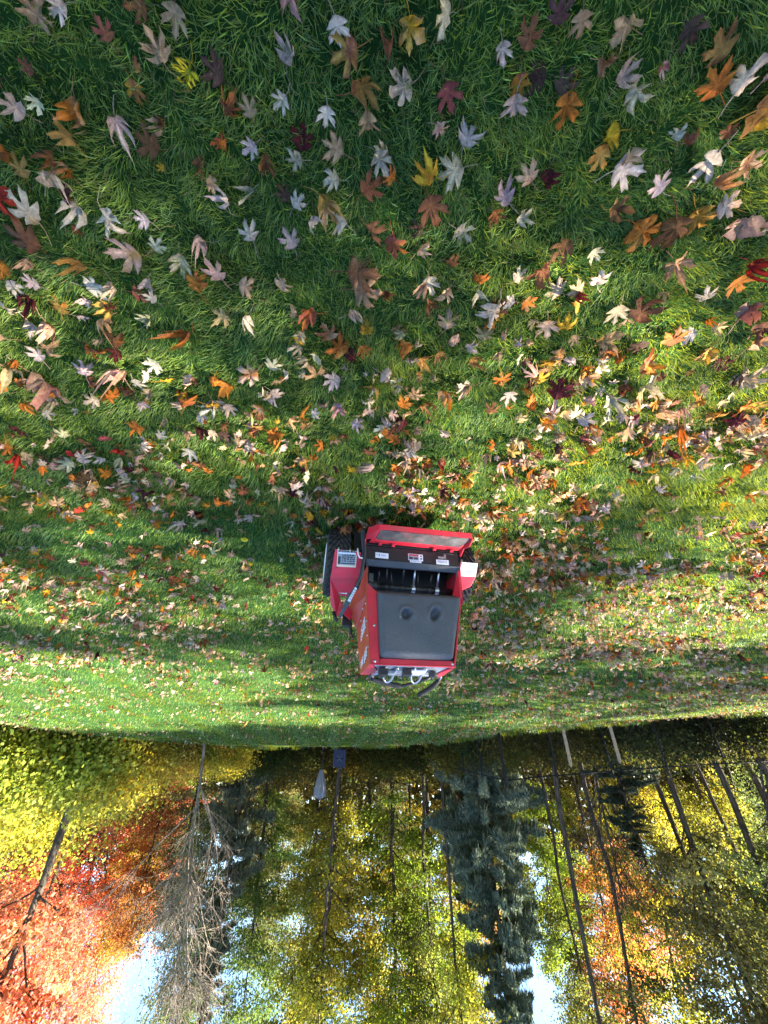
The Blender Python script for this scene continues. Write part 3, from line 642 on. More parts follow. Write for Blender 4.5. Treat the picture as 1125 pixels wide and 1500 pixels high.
for (ya, yb, mx) in ((-.7, 1.0, 1.2), (1.0, 2.0, 1.2), (2.0, 3.4, 1.4), (3.4, 6, 1.7), (6, 10, 2), (10, 22.5, 2.5)):
    x, y = scatter(ya, yb, 340 if yb < 4 else 170 if yb < 7 else 70, mx)
    cl = .62*vnoise(x+.3*y, y, .33, 21)+.38*vnoise(x, y, 1.1, 22)
    side = np.clip(1.0-.35*x/1.2, .62, 1.7)
    pk = dens(y)/(340 if yb < 4 else 170 if yb < 7 else 70)*np.clip((cl-.26)*3.6, .12, 1.6)*side
    k = rng.random(len(x)) < pk; LX.append(x[k]); LY.append(y[k])
LX, LY = np.concatenate(LX), np.concatenate(LY)
cc = rng.choice(list('GTCOYBMRPDZK'), len(LX), p=np.array([.25, .16, .09, .13, .05, .12, .03, .015, .12, .02, .05, .015])/1.05)
far_ = (LY > 4) & np.isin(cc, list('OBMRDYZ')) & (rng.random(len(LX)) < .55); cc[far_] = rng.choice(list('GCTP'), far_.sum())
LS = np.clip(rng.normal(.058, .016, len(LX)), .03, .105)
HXY = []; HS = []; HC = []
for (px, py, c, s) in hand:
    p = ground_at(px, py); d = depth_of(p.x, p.y, .03); HXY.append((p.x, p.y)); HS.append(s/F*d*.88); HC.append(c)
HXY = np.array(HXY)
# random leaves keep clear of the ones placed by hand
keep = np.ones(len(LX), bool)
near = np.where(LY < 2.4)[0]
dd = np.sqrt((LX[near, None]-HXY[None, :, 0])**2+(LY[near, None]-HXY[None, :, 1])**2)
keep[near[dd.min(1) < .055]] = False
# in the strip nearest the lens the photo's own leaves are placed, so few more are wanted there
nearest = (LY < .62) & (LY > .05) & (np.abs(LX) < .85+LY) & (rng.random(len(LX)) < .72); keep &= ~nearest
nearest = (LY >= .62) & (LY < 1.0) & (np.abs(LX) < 1.4) & (rng.random(len(LX)) < .35); keep &= ~nearest
keep &= ~in_machine(LX, LY, .0)
LX, LY, cc, LS = LX[keep], LY[keep], cc[keep], LS[keep]
AX = np.concatenate([HXY[:, 0], LX]); AY = np.concatenate([HXY[:, 1], LY]); AS = np.concatenate([HS, LS]); AC = np.concatenate([HC, cc])
nH = len(HS); N = len(AX)
DEP = depth_of(AX, AY, .03); UP = AY*SP-(CAM_H-.03)*CP
PXX = 562.5-F*AX/DEP; PYY = 750+F*UP/DEP
inside = (PXX > 8) & (PXX < 1117) & (PYY > 6) & (PYY < 1100)
size_px = np.where(inside, AS/DEP*F*np.sqrt(np.clip(CAM_H/np.hypot(np.hypot(AX, AY), CAM_H), .1, 1)), 0)
size_px[:nH] += 5
order = np.argsort(-size_px); chosen = set(order[:300].tolist())
def leaf_rot(r, tilt):
    az = r.uniform(0, 2*math.pi); a = r.normal(0, tilt); b = r.normal(0, tilt)
    return (Matrix.Rotation(a, 3, 'X') @ Matrix.Rotation(b, 3, 'Y') @ Matrix.Rotation(az, 3, 'Z'))
def leaf_col(r, c):
    col = np.array(PAL[c])*r.uniform(.72, 1.22)
    return np.clip(col*(1+r.normal(0, .07, 3)), .01, .8)
M_LEAF = leafy('fallen_leaf', .24, (1.15, .95, .65), .7, tint=False, spec=.16, hue_noise=.5, nscale=.0)
# object-space noise is in metres on these: use a fine scale
for nd in M_LEAF.node_tree.nodes:
    if nd.type == 'TEX_NOISE': nd.inputs['Scale'].default_value = 85; nd.inputs['Roughness'].default_value = .75
SPECIES = {'G': 'silver', 'T': 'silver', 'C': 'sugar', 'O': 'sugar', 'Y': 'sugar', 'B': 'silver', 'M': 'sugar', 'R': 'sugar', 'P': 'silver', 'D': 'silver', 'Z': 'sugar', 'K': 'sugar'}
# --- the three hundred that show largest: each a thing with a label that points to it
lab_pts = [(ix, PXX[ix], PYY[ix]) for ix in chosen]
lm = {}
for (px, py), t in LANDMARK.items():
    pass
NAMED = [((281, 103), 'yellow maple leaf mottled with black specks, alone of its kind', 'the black-specked yellow leaf'), ((665, 246), 'broad cream maple leaf lying flat and fully open on the grass', 'the broad open cream leaf'),
         ((655, 132), 'dull brick-red maple leaf lying flat and open on the grass', 'the flat brick-red leaf'), ((1108, 150), 'largest golden leaf, curled over, cut by the edge of the picture', 'the largest golden leaf'),
         ((28, 662), 'scarlet maple leaf at the rim of the first sunlit streak', 'the scarlet leaf by the sunlit streak'), ((932, 330), 'broad orange leaf heading a ragged line of leaves', 'the broad orange leaf heading a line'),
         ((240, 72), 'broad pale tan leaf lying alone near the black-specked yellow one', 'the lone broad tan leaf'), ((268, 380), 'straw-yellow open maple leaf beside a pinkish grey heap', 'the straw-yellow open leaf'),
         ((577, 348), 'bright orange maple leaf standing out alone in mid grass', 'the lone bright orange leaf'), ((1050, 528), 'wine-red flat maple leaf amid pale litter', 'the flat wine-red leaf'),
         ((405, 627), 'orange fan-shaped leaf below a gold one, nearest it to the mower', 'the orange fan-shaped leaf'), ((455, 453), 'deep orange leaf with its tip pointing to the mower', 'the deep orange pointed leaf'),
         ((198, 366), 'large pinkish grey leaf spread on a heap of pale ones', 'the large pinkish grey leaf'), ((494, 214), 'small tan maple leaf lying open with sharp lobes', 'the sharp-lobed tan leaf'),
         ((1030, 230), 'large lavender-grey leaf with deep lobes, spread wide', 'the large lavender-grey leaf'), ((120, 158), 'orange leaf with red-tinged lobes hanging over an ochre one', 'the red-tinged orange leaf'),
         ((825, 148), 'orange maple leaf tented over a dark purple one', 'the tented orange leaf'), ((445, 203), 'maroon maple leaf with folded lobes', 'the folded maroon leaf'),
         ((650, 568), 'vivid orange leaf on the bright green patch before the mower', 'the vivid orange leaf on bright green'), ((797, 258), 'small maroon leaf with an upright stem', 'the small stemmed maroon leaf'),
         ((600, 35), 'yellow leaf hanging folded at the very edge of the picture', 'the folded yellow edge leaf'), ((60, 20), 'large tan leaf at the picture corner', 'the large tan corner leaf')]
anchors = []
for (q, full, short) in NAMED:
    i = int(np.argmin([abs(h[0]-q[0])+abs(h[1]-q[1]) for h in hand])); anchors.append((i, full, short))
anchor_ids = {a[0]: a for a in anchors}
used = set(a[1] for a in anchors)
SHAPE = {0: 'flat', 1: 'cupped', 2: 'folded', 3: 'curled', 4: 'twisted'}
ORD = ['next to', 'second closest to', 'third closest to', 'fourth closest to', 'fifth closest to', 'sixth closest to', 'seventh closest to', 'eighth closest to']
def relation(i):
    """which way a leaf lies from its landmark, as the photo shows it"""
    d = [(abs(PXX[i]-PXX[a[0]])**2+abs(PYY[i]-PYY[a[0]])**2, a) for a in anchors if a[0] != i]
    d.sort(key=lambda t: t[0]); return d
def make_label(i, c, form):
    ds = relation(i)
    for dist, a in ds[:3]:
        dx, dy = PXX[i]-PXX[a[0]], PYY[i]-PYY[a[0]]
        way = ('below' if dy > 0 else 'above') if abs(dy) > abs(dx)*.6 else 'beside'
        far = '' if math.sqrt(dist) > 70 else 'just '
        for w in WORD[c]:
            t = f'{w} {form} leaf {far}{way} {a[2]}'
            if t not in used: used.add(t); return t
    for dist, a in ds[:5]:
        for o in ORD:
            for w in WORD[c]:
                t = f'{w} {form} leaf {o} {a[2]}'
                if t not in used: used.add(t); return t
    t = f'{WORD[c][0]} {form} leaf between {ds[0][1][2]} and {ds[1][1][2]}'; used.add(t); return t
ordered = [a[0] for a in anchors]+[i for i in order[:300].tolist() if i not in anchor_ids]
chosen |= set(anchor_ids)
for i in ordered:
    r = np.random.default_rng(1000+i); c = AC[i]
    named = i in anchor_ids
    fi = int(r.choice([0, 1, 2, 3, 4], p=[.30, .2, .18, .20, .12])); 
    if named: fi = 0 if 'flat' in anchor_ids[i][1] or 'open' in anchor_ids[i][1] or 'spread' in anchor_ids[i][1] else 3
    curl = [.35, .95, 1.3, 1.7, 1.5][fi]
    sp_ = SPECIES[c] if r.random() < .8 else ('sugar' if SPECIES[c] == 'silver' else 'silver')
    if r.random() < .02 and not named: sp_ = 'ovate'
    V, q, t, tone = leaf_template(r, sp_, curl)
    R = np.array(leaf_rot(r, .14 if fi == 0 else .34))
    V = (V @ R.T)*AS[i]*(1.05 if fi == 0 else 1.15)
    V[:, 2] -= np.percentile(V[:, 2], 12)
    col = leaf_col(r, c) if not named else np.array(PAL[c])
    C = col[None]*tone[:, None]
    if (i == anchors[0][0]):                              # black specks on yellow
        sp2_ = r.random(len(C)) < .42; C[sp2_] = (.02, .018, .01); C[~sp2_] = np.array((.62, .52, .02))
    elif c in 'OYZBP' and r.random() < .75:               # blotches of another autumn colour from the rim inward
        oth = np.array(PAL[r.choice(list('BKOZT'))]); f = np.clip(vnoise(V[:, 0]*1/AS[i], V[:, 1]/AS[i], .32, int(r.integers(99)))*2.2-.9, 0, .85)[:, None]; C = C*(1-f)+oth*f
    z0 = float(zt(AX[i], AY[i]))+r.uniform(.016, .038)
    me = np_mesh('fallen_leaf', V, quads=q, tris=t, colors=np.clip(C, .005, .85), smooth=True)
    o = link('fallen_leaf', me, M_LEAF); o.location = (AX[i], AY[i], z0)
    tag(o, anchor_ids[i][1] if named else make_label(i, c, SHAPE[fi]), 'leaf', 'fallen maple leaves on the lawn')
# --- all the others as one scatter
rest = np.array([i for i in range(N) if i not in chosen])
tv, tq, tt, tcol = [], [], [], []; tb = 0
def merge(ids, temps, big=1.0):
    global tb
    which = rng.integers(0, len(temps), len(ids))
    for k, (V, q, t, tone) in enumerate(temps):
        s = ids[which == k]; n = len(s)
        if n == 0: continue
        az = rng.uniform(0, 2*np.pi, n); ax = rng.normal(0, .55, n); ay = rng.normal(0, .55, n)
        ca, sa = np.cos(az), np.sin(az); W_ = V[None].repeat(n, 0)*(AS[s]*1.1*big)[:, None, None]
        x = W_[..., 0]*ca[:, None]-W_[..., 1]*sa[:, None]; y = W_[..., 0]*sa[:, None]+W_[..., 1]*ca[:, None]; z = W_[..., 2]
        y, z = y*np.cos(ax)[:, None]-z*np.sin(ax)[:, None], y*np.sin(ax)[:, None]+z*np.cos(ax)[:, None]
        x, z = x*np.cos(ay)[:, None]+z*np.sin(ay)[:, None], -x*np.sin(ay)[:, None]+z*np.cos(ay)[:, None]
        z = z-z.min(1, keepdims=True)*.7
        pos = np.stack([x+AX[s][:, None], y+AY[s][:, None], z+(zt(AX[s], AY[s])+rng.uniform(.010, .038, n))[:, None]], -1)
        c = np.stack([np.array(PAL[a]) for a in AC[s]])*rng.uniform(.7, 1.25, (n, 1))*(1+rng.normal(0, .08, (n, 3)))
        m = len(V); off = tb+np.arange(n)*m
        if len(q): tq.append((q[None]+off[:, None, None]).reshape(-1, 4))
        tt.append((t[None]+off[:, None, None]).reshape(-1, 3))
        tv.append(pos.reshape(-1, 3)); tcol.append((c[:, None, :]*tone[None, :, None]).reshape(-1, 3)); tb += n*m
nearT = [leaf_template(np.random.default_rng(k), ('silver', 'sugar')[k % 2], [.8, 1.5, 1.9][k % 3], rings=(1.0, .5)) for k in range(24)]
farT = [leaf_template(np.random.default_rng(50+k), ('silver', 'sugar')[k % 2], [.8, 1.3, 1.6][k % 3], rings=(1.0,), stem=False) for k in range(14)]
merge(rest[AY[rest] < 5], nearT); merge(rest[(AY[rest] >= 5)], farT, 1.15)
np_l = np_mesh('scattered_leaves', np.concatenate(tv), quads=np.concatenate(tq), tris=np.concatenate(tt), colors=np.clip(np.concatenate(tcol), .005, .85), smooth=True)
tag(link('scattered_leaves', np_l, M_LEAF), 'grey, tan and orange leaves strewn thinner toward the far lawn', 'leaves', kind='stuff')
del tv, tq, tt, tcol

# ------------------------------------------------------------------ trees
def bark(name, c1, c2, scale=9):
    m, n, out = new_mat(name)
    p = n.nodes.new('ShaderNodeBsdfPrincipled'); p.inputs['Roughness'].default_value = .9; p.inputs['Specular IOR Level'].default_value = .15
    tc = n.nodes.new('ShaderNodeTexCoord'); mp = n.nodes.new('ShaderNodeMapping'); mp.inputs['Scale'].default_value = (scale, scale, scale*.22)
    n.links.new(tc.outputs['Object'], mp.inputs['Vector'])
    nz = n.nodes.new('ShaderNodeTexNoise'); nz.inputs['Scale'].default_value = 1.6; nz.inputs['Detail'].default_value = 7; n.links.new(mp.outputs[0], nz.inputs['Vector'])
    r = n.nodes.new('ShaderNodeValToRGB'); r.color_ramp.elements[0].position = .35; r.color_ramp.elements[1].position = .68
    r.color_ramp.elements[0].color = c1+(1,); r.color_ramp.elements[1].color = c2+(1,)
    n.links.new(nz.outputs['Fac'], r.inputs[0]); n.links.new(r.outputs[0], p.inputs['Base Color'])
    b = n.nodes.new('ShaderNodeBump'); b.inputs['Strength'].default_value = .8; b.inputs['Distance'].default_value = .03
    n.links.new(nz.outputs['Fac'], b.inputs['Height']); n.links.new(b.outputs[0], p.inputs['Normal']); n.links.new(p.outputs[0], out.inputs[0]); return m
M_BARK = bark('dark_bark', (.035, .028, .022), (.12, .098, .078))
M_BARKP = bark('pale_bark', (.13, .11, .09), (.30, .255, .21))
M_TREE = leafy('tree_leaves', .55, (1.3, 1.25, .6), .6, tint=True, spec=.2)
M_NEEDLE = leafy('needles', .35, (1.1, 1.1, .8), .6, tint=True, spec=.2)

class Tubes:
    def __init__(self): self.V, self.Q, self.b = [], [], 0
    def add(self, pts, rad, n=6):
        P_ = np.asarray(pts, float); k = len(P_); T = np.gradient(P_, axis=0); T /= np.linalg.norm(T, axis=1, keepdims=True)+1e-9
        ref = np.where(np.abs(T[:, 2:3]) < .9, [[0, 0, 1.]], [[1., 0, 0]]); A = np.cross(T, ref); A /= np.linalg.norm(A, axis=1, keepdims=True)+1e-9; B = np.cross(T, A)
        an = np.linspace(0, 2*np.pi, n, endpoint=False); rad = np.asarray(rad, float)
        V = P_[:, None]+(A[:, None]*np.cos(an)[None, :, None]+B[:, None]*np.sin(an)[None, :, None])*rad[:, None, None]
        i = self.b+np.arange(k*n).reshape(k, n); j = np.roll(i, -1, 1)
        self.Q.append(np.stack([i[:-1], j[:-1], j[1:], i[1:]], -1).reshape(-1, 4)); self.V.append(V.reshape(-1, 3)); self.b += k*n
    def mesh(self, name): return np_mesh(name, np.concatenate(self.V), quads=np.concatenate(self.Q), smooth=True)

def leaf_cards(r, cen, size, col_var=.3, flat=.0):
    """rhombic leaf faces, one for each centre"""
    n = len(cen); s = size*r.uniform(.6, 1.3, n)
    d = r.normal(0, 1, (n, 3)); d[:, 2] -= .5; d /= np.linalg.norm(d, axis=1, keepdims=True)
    u = r.normal(0, 1, (n, 3)); u[:, 2] *= (1-flat); w = np.cross(d, u); w /= np.linalg.norm(w, axis=1, keepdims=True)+1e-9
    nn = np.cross(d, w)
    a, b, c, e = cen-d*s[:, None]*.55, cen+w*s[:, None]*.38+nn*s[:, None]*.1, cen+d*s[:, None]*.55, cen-w*s[:, None]*.38+nn*s[:, None]*.1
    V = np.stack([a, b, c, e], 1).reshape(-1, 3); q = np.arange(4*n).reshape(n, 4)
    return V, q

def broadleaf(seed, H, crown_lo, R, n_leaf, leaf=.13, n_limb=26, trunk_r=.13, lean=.0, two_tone=(.0, .0, .0), sparse=.27):
    r = np.random.default_rng(seed); T = Tubes()
    k = 12; t = np.linspace(0, 1, k)
    wob = np.cumsum(r.normal(0, .05, (k, 2)), 0)*H*.095; wob -= wob[0]
    tr = np.stack([wob[:, 0]+lean*t*t*H, wob[:, 1], t*H*.97], -1)
    T.add(tr, trunk_r*(1-t)**.8+.012, 8)
    cen, tone = [], []
    for i in range(n_limb):
        f = crown_lo+(1-crown_lo)*(i+r.uniform(0, 1))/n_limb*.97
        p0 = np.array([np.interp(f, t, tr[:, c]) for c in range(3)])
        prof = math.sin(math.pi*min(1, ((f-crown_lo)/(1-crown_lo))*.72+.2))**.8
        L = R*prof*r.uniform(.65, 1.2); az = i*2.4+r.normal(0, .4); el = r.uniform(.25, .85)+.35*f
        dirv = np.array([math.cos(az)*math.cos(el), math.sin(az)*math.cos(el), math.sin(el)])
        s = np.linspace(0, 1, 6)
        limb = p0+dirv[None]*L*s[:, None]+np.array([0, 0, -.14*L])*(s**2)[:, None]+r.normal(0, .04*L, (6, 3))*s[:, None]
        lr_ = trunk_r*.33*(1-f*.6); T.add(limb, lr_*(1-s*.85)+.004, 5)
        nodes = [limb[3], limb[4], limb[5]]
        for j in range(5):
            b0 = limb[2+j % 4]; dv = dirv*.5+r.normal(0, .6, 3); dv /= np.linalg.norm(dv); l2 = L*r.uniform(.22, .5)
            s2 = np.linspace(0, 1, 4); tw = b0+dv[None]*l2*s2[:, None]+r.normal(0, .03, (4, 3)); T.add(tw, (.014*(1-s2)+.003), 4)
            nodes += [tw[2], tw[3]]
        nodes = np.array(nodes)
        m = int(n_leaf/n_limb*(.5+prof)); w = r.integers(0, len(nodes), m)
        cl = np.exp(r.normal(0, .35, len(nodes)))[w]
        c = nodes[w]+r.normal(0, 1, (m, 3))*np.array([sparse, sparse, sparse*.42])*cl[:, None]
        cen.append(c); base = np.exp(r.normal(0, .22)); tone.append(base*np.exp(r.normal(0, .16, len(nodes)))[w])
    cen = np.concatenate(cen); tone = np.concatenate(tone)
    V, q = leaf_cards(r, cen, leaf); n = len(cen)
    hgt = np.clip((cen[:, 2]/H-crown_lo)/(1-crown_lo), 0, 1)[:, None]
    c = np.ones((n, 3))*tone[:, None]*np.exp(r.normal(0, .22, (n, 1)))
    hue = np.clip(vnoise(cen[:, 0]+cen[:, 2]*.6, cen[:, 1]+cen[:, 2]*.8, 1.3, seed)+r.normal(0, .18, n), 0, 1)[:, None]
    c = c*((1-hue)*np.array([1, 1, 1])+hue*np.array(two_tone)) if sum(two_tone) > 0 else c
    return T.mesh('trunk'), np_mesh('crown', V, quads=q, colors=np.repeat(np.clip(c, 0, 3), 4, 0))

def conifer(seed, H, R, n_whorl=38, lo=.08, droop=.25):
    r = np.random.default_rng(seed); T = Tubes(); t = np.linspace(0, 1, 10)
    tr = np.stack([r.normal(0, .02, 10), r.normal(0, .02, 10), t*H], -1); T.add(tr, .15*(1-t)+.01, 8)
    VV, C = [], []
    for i in range(n_whorl):
        f = lo+(1-lo)*(i+r.random())/n_whorl; prof = (1-f)**.75*(.55+.45*min(1, (f-lo)/.15))
        for j in range(int(r.integers(4, 8))):
            f = lo+(1-lo)*min(.99, (i+r.normal(.5, .9))/n_whorl); f = max(lo, f); prof = (1-f)**.75*(.55+.45*min(1, (f-lo)/.15))*r.uniform(.55, 1.15); droop_ = droop*r.uniform(.3, 1.9)
            az = r.uniform(0, 2*math.pi); L = R*prof*r.uniform(.6, 1.2)+.12
            s = np.linspace(0, 1, 6); d = np.array([math.cos(az), math.sin(az), 0]); z = f*H+.15*L*s-droop_*L*s*s+.10*L*s**3
            br = d[None]*L*s[:, None]; br[:, 2] = z; T.add(br, .02*(1-s)+.004, 4)
            m = int(330*L+30); u = r.uniform(.12, 1, m); pos = np.stack([np.interp(u, s, br[:, c]) for c in range(3)], -1)
            sd = np.stack([-d[1]*np.ones(m), d[0]*np.ones(m), np.zeros(m)], -1)*(r.choice([-1, 1], m)*(1-u*.6))[:, None]
            tip = pos+(sd*r.uniform(.08, .30, m)[:, None]+d*r.uniform(.04, .18, m)[:, None])*(.7+.2*L); tip[:, 2] += r.normal(-.10, .13, m)*min(1.2, L); pos[:, 2] += r.normal(0, .07, m)*min(1, L)
            w = np.cross(tip-pos, r.normal(0, 1, (m, 3))); w /= np.linalg.norm(w, axis=1, keepdims=True)+1e-9; w *= r.uniform(.016, .034, m)[:, None]
            mid = (pos+tip)/2; VV.append(np.stack([pos, mid+w, tip, mid-w], 1).reshape(-1, 3))
            C.append(np.repeat(np.exp(r.normal(0, .25, m)), 4))
    V = np.concatenate(VV); C = np.concatenate(C)[:, None]*np.ones(3)
    return T.mesh('trunk'), np_mesh('crown', V, quads=np.arange(len(V)).reshape(-1, 4), colors=C)

def bare_tree(seed, H, R, trunk_r=.09, up=.9, depth=4, first=.18):
    r = np.random.default_rng(seed); T = Tubes()
    def grow(p, d, L, rad, lev):
        k = 6; s = np.linspace(0, 1, k); pts = [p]; dd = d.copy()
        for i in range(1, k):
            dd = dd+r.normal(0, .10, 3)+np.array([0, 0, .05*up]); dd /= np.linalg.norm(dd); pts.append(pts[-1]+dd*L/(k-1))
        T.add(pts, rad*(1-s*.62), 6 if lev < 2 else 4)
        if lev >= depth: return
        for j in range([24, 9, 5, 3][lev] if lev < 4 else 2):
            f = first+(1-first)*(j+r.random())/[24, 9, 5, 3][lev] if lev == 0 else r.uniform(.25, 1)
            q = np.array([np.interp(f, s, np.array(pts)[:, c]) for c in range(3)])
            az = r.uniform(0, 2*math.pi); sp_ = r.uniform(.3, .85)
            side = np.array([math.cos(az), math.sin(az), 0]); nd = dd*(1-sp_*.4)+side*sp_+np.array([0, 0, .25*up]); nd /= np.linalg.norm(nd)
            grow(q, nd, L*r.uniform(.30, .56)*(1.15-.45*f if lev == 0 else 1), max(.0055, rad*(1-f*.62)*.55), lev+1)
    grow(np.zeros(3), np.array([0, 0, 1.]), H, trunk_r, 0)
    return T.mesh('branches')

def bush(seed, R, H, n, leaf=.10):
    r = np.random.default_rng(seed); T = Tubes(); cen, tone = [], []
    for i in range(16):
        az = r.uniform(0, 2*math.pi); ri = R*math.sqrt(r.random())*.9; h = H*(1-.55*(ri/R)**2)*r.uniform(.75, 1.1)
        top = np.array([math.cos(az)*ri, math.sin(az)*ri, h]); s = np.linspace(0, 1, 5)
        st = np.array([math.cos(az)*ri*.25, math.sin(az)*ri*.25, 0])*(1-s[:, None])+top*s[:, None]; T.add(st, .02*(1-s)+.004, 4)
        m = n//16; z = r.uniform(.02, 1, m)**.75; w = .30*R+.12
        c = np.stack([np.interp(z, s, st[:, 0])+r.normal(0, w, m), np.interp(z, s, st[:, 1])+r.normal(0, w, m), np.abs(z*h+r.normal(0, .15, m))], -1)
        cen.append(c); tone.append(np.full(m, np.exp(r.normal(0, .2))))
    cen = np.concatenate(cen); V, q = leaf_cards(r, cen, leaf)
    hue = np.clip(vnoise(cen[:, 0]+cen[:, 2], cen[:, 1]-cen[:, 2], .7, seed), 0, 1)[:, None]
    c = (np.concatenate(tone)[:, None]*np.exp(r.normal(0, .22, (len(cen), 1))))*((1-hue)*np.array([.7, .95, .9])+hue*np.array([1.35, 1.1, .9]))
    return T.mesh('stems'), np_mesh('foliage', V, quads=q, colors=np.repeat(c, 4, 0))

PROTO = {}
def proto(key, fn):
    if key not in PROTO: PROTO[key] = fn()
    return PROTO[key]
def plant(name, part_a, part_b, meshes, x, y, rz, sc, color, label, cat, group=None, mats=None, tilt=(0, 0)):
    r_ = empty(name, gp(x, y)-Vector((0, 0, .05)), rz); r_.scale = (sc[0], sc[0], sc[1]) if isinstance(sc, tuple) else (sc, sc, sc)
    r_.rotation_euler = (tilt[0], tilt[1], rz)
    tag(r_, label, cat, group)
    a = link(part_a, meshes[0], mats[0] if mats else M_BARK, r_)
    if len(meshes) > 1 and meshes[1] is not None:
        b = link(part_b, meshes[1], mats[1] if mats else M_TREE, r_); b.color = tuple(color)+(1,)
    return r_
TALL = [lambda k=k: broadleaf(200+k, 13, .16+.05*(k % 3), 2.6, 20000, .098, 38, .11, two_tone=((.75, 1.0, .8), (1.2, .85, .8), (.8, 1.05, .9), (1.25, .85, .7))[k % 4]) for k in range(6)]
OPEN = [lambda k=k: broadleaf(300+k, 15, .55, 2.1, 9000, .098, 22, .10, two_tone=(1.2, .8, .7)) for k in range(3)]
WIDE = [lambda k=k: broadleaf(400+k, 11, .22, 3.6, 20000, .105, 36, .17, two_tone=(1.0, .62, .8), sparse=.33) for k in range(3)]
HIGH = [lambda k=k: broadleaf(600+k, 13.5, .5, 2.9, 13000, .10, 26, .13, two_tone=(1.05, .65, .8), sparse=.34) for k in range(2)]
def high(i): return proto(('high', i % 2), HIGH[i % 2])
def tall(i): return proto(('tall', i % 6), TALL[i % 6])
def opent(i): return proto(('open', i % 3), OPEN[i % 3])
def wide(i): return proto(('wide', i % 3), WIDE[i % 3])
YG, GY, YE, OR, RD, OL, DG = (.24, .28, .055), (.15, .20, .07), (.31, .29, .055), (.50, .26, .09), (.60, .29, .19), (.155, .18, .095), (.03, .06, .03)
used_t = set()
TREES = [  # column in the photo, distance, kind, variant, scale, colour, label
 (20, 27, 'high', 0, 1.0, RD, 'broad scarlet maple behind the yellow-green shrubs, outermost of the reds'),
 (150, 31, 'high', 1, 1.05, RD, 'red maple between the leaning trunk and the bare tree'),
 (-70, 24, 'high', 0, .95, OR, 'orange-red maple mostly beyond the picture edge by the shrubs'),
 (95, 38, 'wide', 2, 1.2, OR, 'orange maple seen between the two scarlet ones, farther back'),
 (188, 35, 'wide', 1, 1.22, RD, 'pink-red maple filling the sky gap short of the bare tree'),
 (60, 33, 'high', 1, 1.1, RD, 'salmon-red maple between the outermost red and the leaning trunk'),
 (222, 40, 'high', 0, 1.2, RD, 'faint salmon maple deepest behind the leafless fanned tree'),
 (412, 37, 'tall', 3, .92, OL, 'dull olive tree under the first gap of blue sky'),
 (232, 36, 'tall', 1, .95, YE, 'golden tree low behind the bare tree'),
 (255, 42, 'wide', 0, 1.05, RD, 'pinkish red maple rising behind the bare tree'),
 (335, 27, 'tall', 2, .92, OL, 'olive tree close beside the bare tree'),
 (395, 30, 'tall', 0, 1.0, GY, 'tall green-yellow tree behind the grey folded umbrella'),
 (425, 39, 'tall', 4, 1.0, OL, 'olive tree beside the first gap of blue sky'),
 (470, 34, 'tall', 1, 1.05, YG, 'yellow-green tree above the navy panel'),
 (500, 26, 'tall', 3, 1.12, YG, 'tall yellow tree with bright crown near the middle of the wood'),
 (540, 31, 'tall', 5, 1.06, YE, 'golden tree directly behind the mower handles'),
 (575, 27, 'tall', 0, 1.15, YG, 'tallest yellow-green tree of the middle of the wood'),
 (620, 29, 'tall', 2, 1.1, YG, 'yellow-green tree between the tallest one and the orange top'),
 (655, 35, 'tall', 1, 1.12, YE, 'golden tree beneath the orange-topped one'),
 (690, 40, 'wide', 1, 1.1, OR, 'orange-topped maple beside the blue-dark spruce'),
 (765, 27, 'tall', 4, .82, YG, 'low yellow-green tree in the sky gap past the spruce'),
 (800, 33, 'open', 0, 1.0, OL, 'thin olive tree behind the fence beside the second sky gap'),
 (835, 32, 'high', 0, 1.0, OR, 'fiery orange maple glowing behind the slim trunks'),
 (868, 38, 'high', 1, 1.05, RD, 'rose-red maple high behind the slim trunks'),
 (815, 18, 'open', 1, .98, OL, 'slim straight trunk rising from the fence with thin crown'),
 (858, 21, 'open', 2, 1.0, OL, 'slender tree leaning out just past the straight slim trunk'),
 (905, 25, 'tall', 3, 1.0, YG, 'yellow-green tree behind the middle of the fence'),
 (945, 21, 'open', 0, 1.05, OL, 'dark olive tree standing over the middle of the fence'),
 (975, 19, 'tall', 5, 1.08, OL, 'dark leafy tree behind the long fence panel'),
 (1005, 27, 'tall', 1, 1.0, YG, 'yellow-green backlit tree seen through dark branches behind the fence'),
 (1040, 18, 'open', 1, 1.12, OL, 'thick dark trunk near the fence end, forked'),
 (1085, 20, 'tall', 2, 1.12, OL, 'large dark tree at the outer end of the fence'),
 (1130, 17, 'tall', 4, 1.05, OL, 'dark tree at the picture edge beyond the fence'),
 (1060, 30, 'tall', 0, 1.0, OL, 'olive tree standing behind the thick dark trunk'),
 (300, 33, 'tall', 5, .8, OL, 'dark olive tree just behind the bare tree'),
 (498, 24.5, 'open', 0, .92, YG, 'slim dark trunk with high thin crown right above the navy panel'),
 (613, 26, 'open', 2, .92, GY, 'slim dark trunk where the fence begins'),
 (645, 24, 'open', 0, .9, YG, 'thin pole-like tree between the fence start and the spruce'),
 (783, 24, 'open', 2, .9, GY, 'thin tree just behind the fence corner'),
 (1010, 23, 'open', 1, .95, OL, 'crooked thin tree behind the second long fence panel'),
 (730, 33, 'tall', 3, .86, YG, 'yellow tree half hidden by the blue-dark spruce'),
]
for (px, y, kind, v, sc, col, lab) in TREES:
    f = {'tall': tall, 'open': opent, 'wide': wide, 'high': high}[kind]
    nm = 'maple_tree' if kind in ('wide', 'high') else 'deciduous_tree'
    plant(nm, 'trunk', 'crown', f(v), spread_x(px, y), y, rng.uniform(0, 6.28), sc, tuple(np.array(col)*rng.uniform(.85, 1.15)), lab, 'tree', 'autumn trees along the lawn', tilt=(rng.normal(0, .025), rng.normal(0, .025)))
sp1 = proto('spruce', lambda: conifer(9, 12.5, 3.3)); sp2_ = proto('pine', lambda: conifer(10, 11, 2.0, 20, .15))
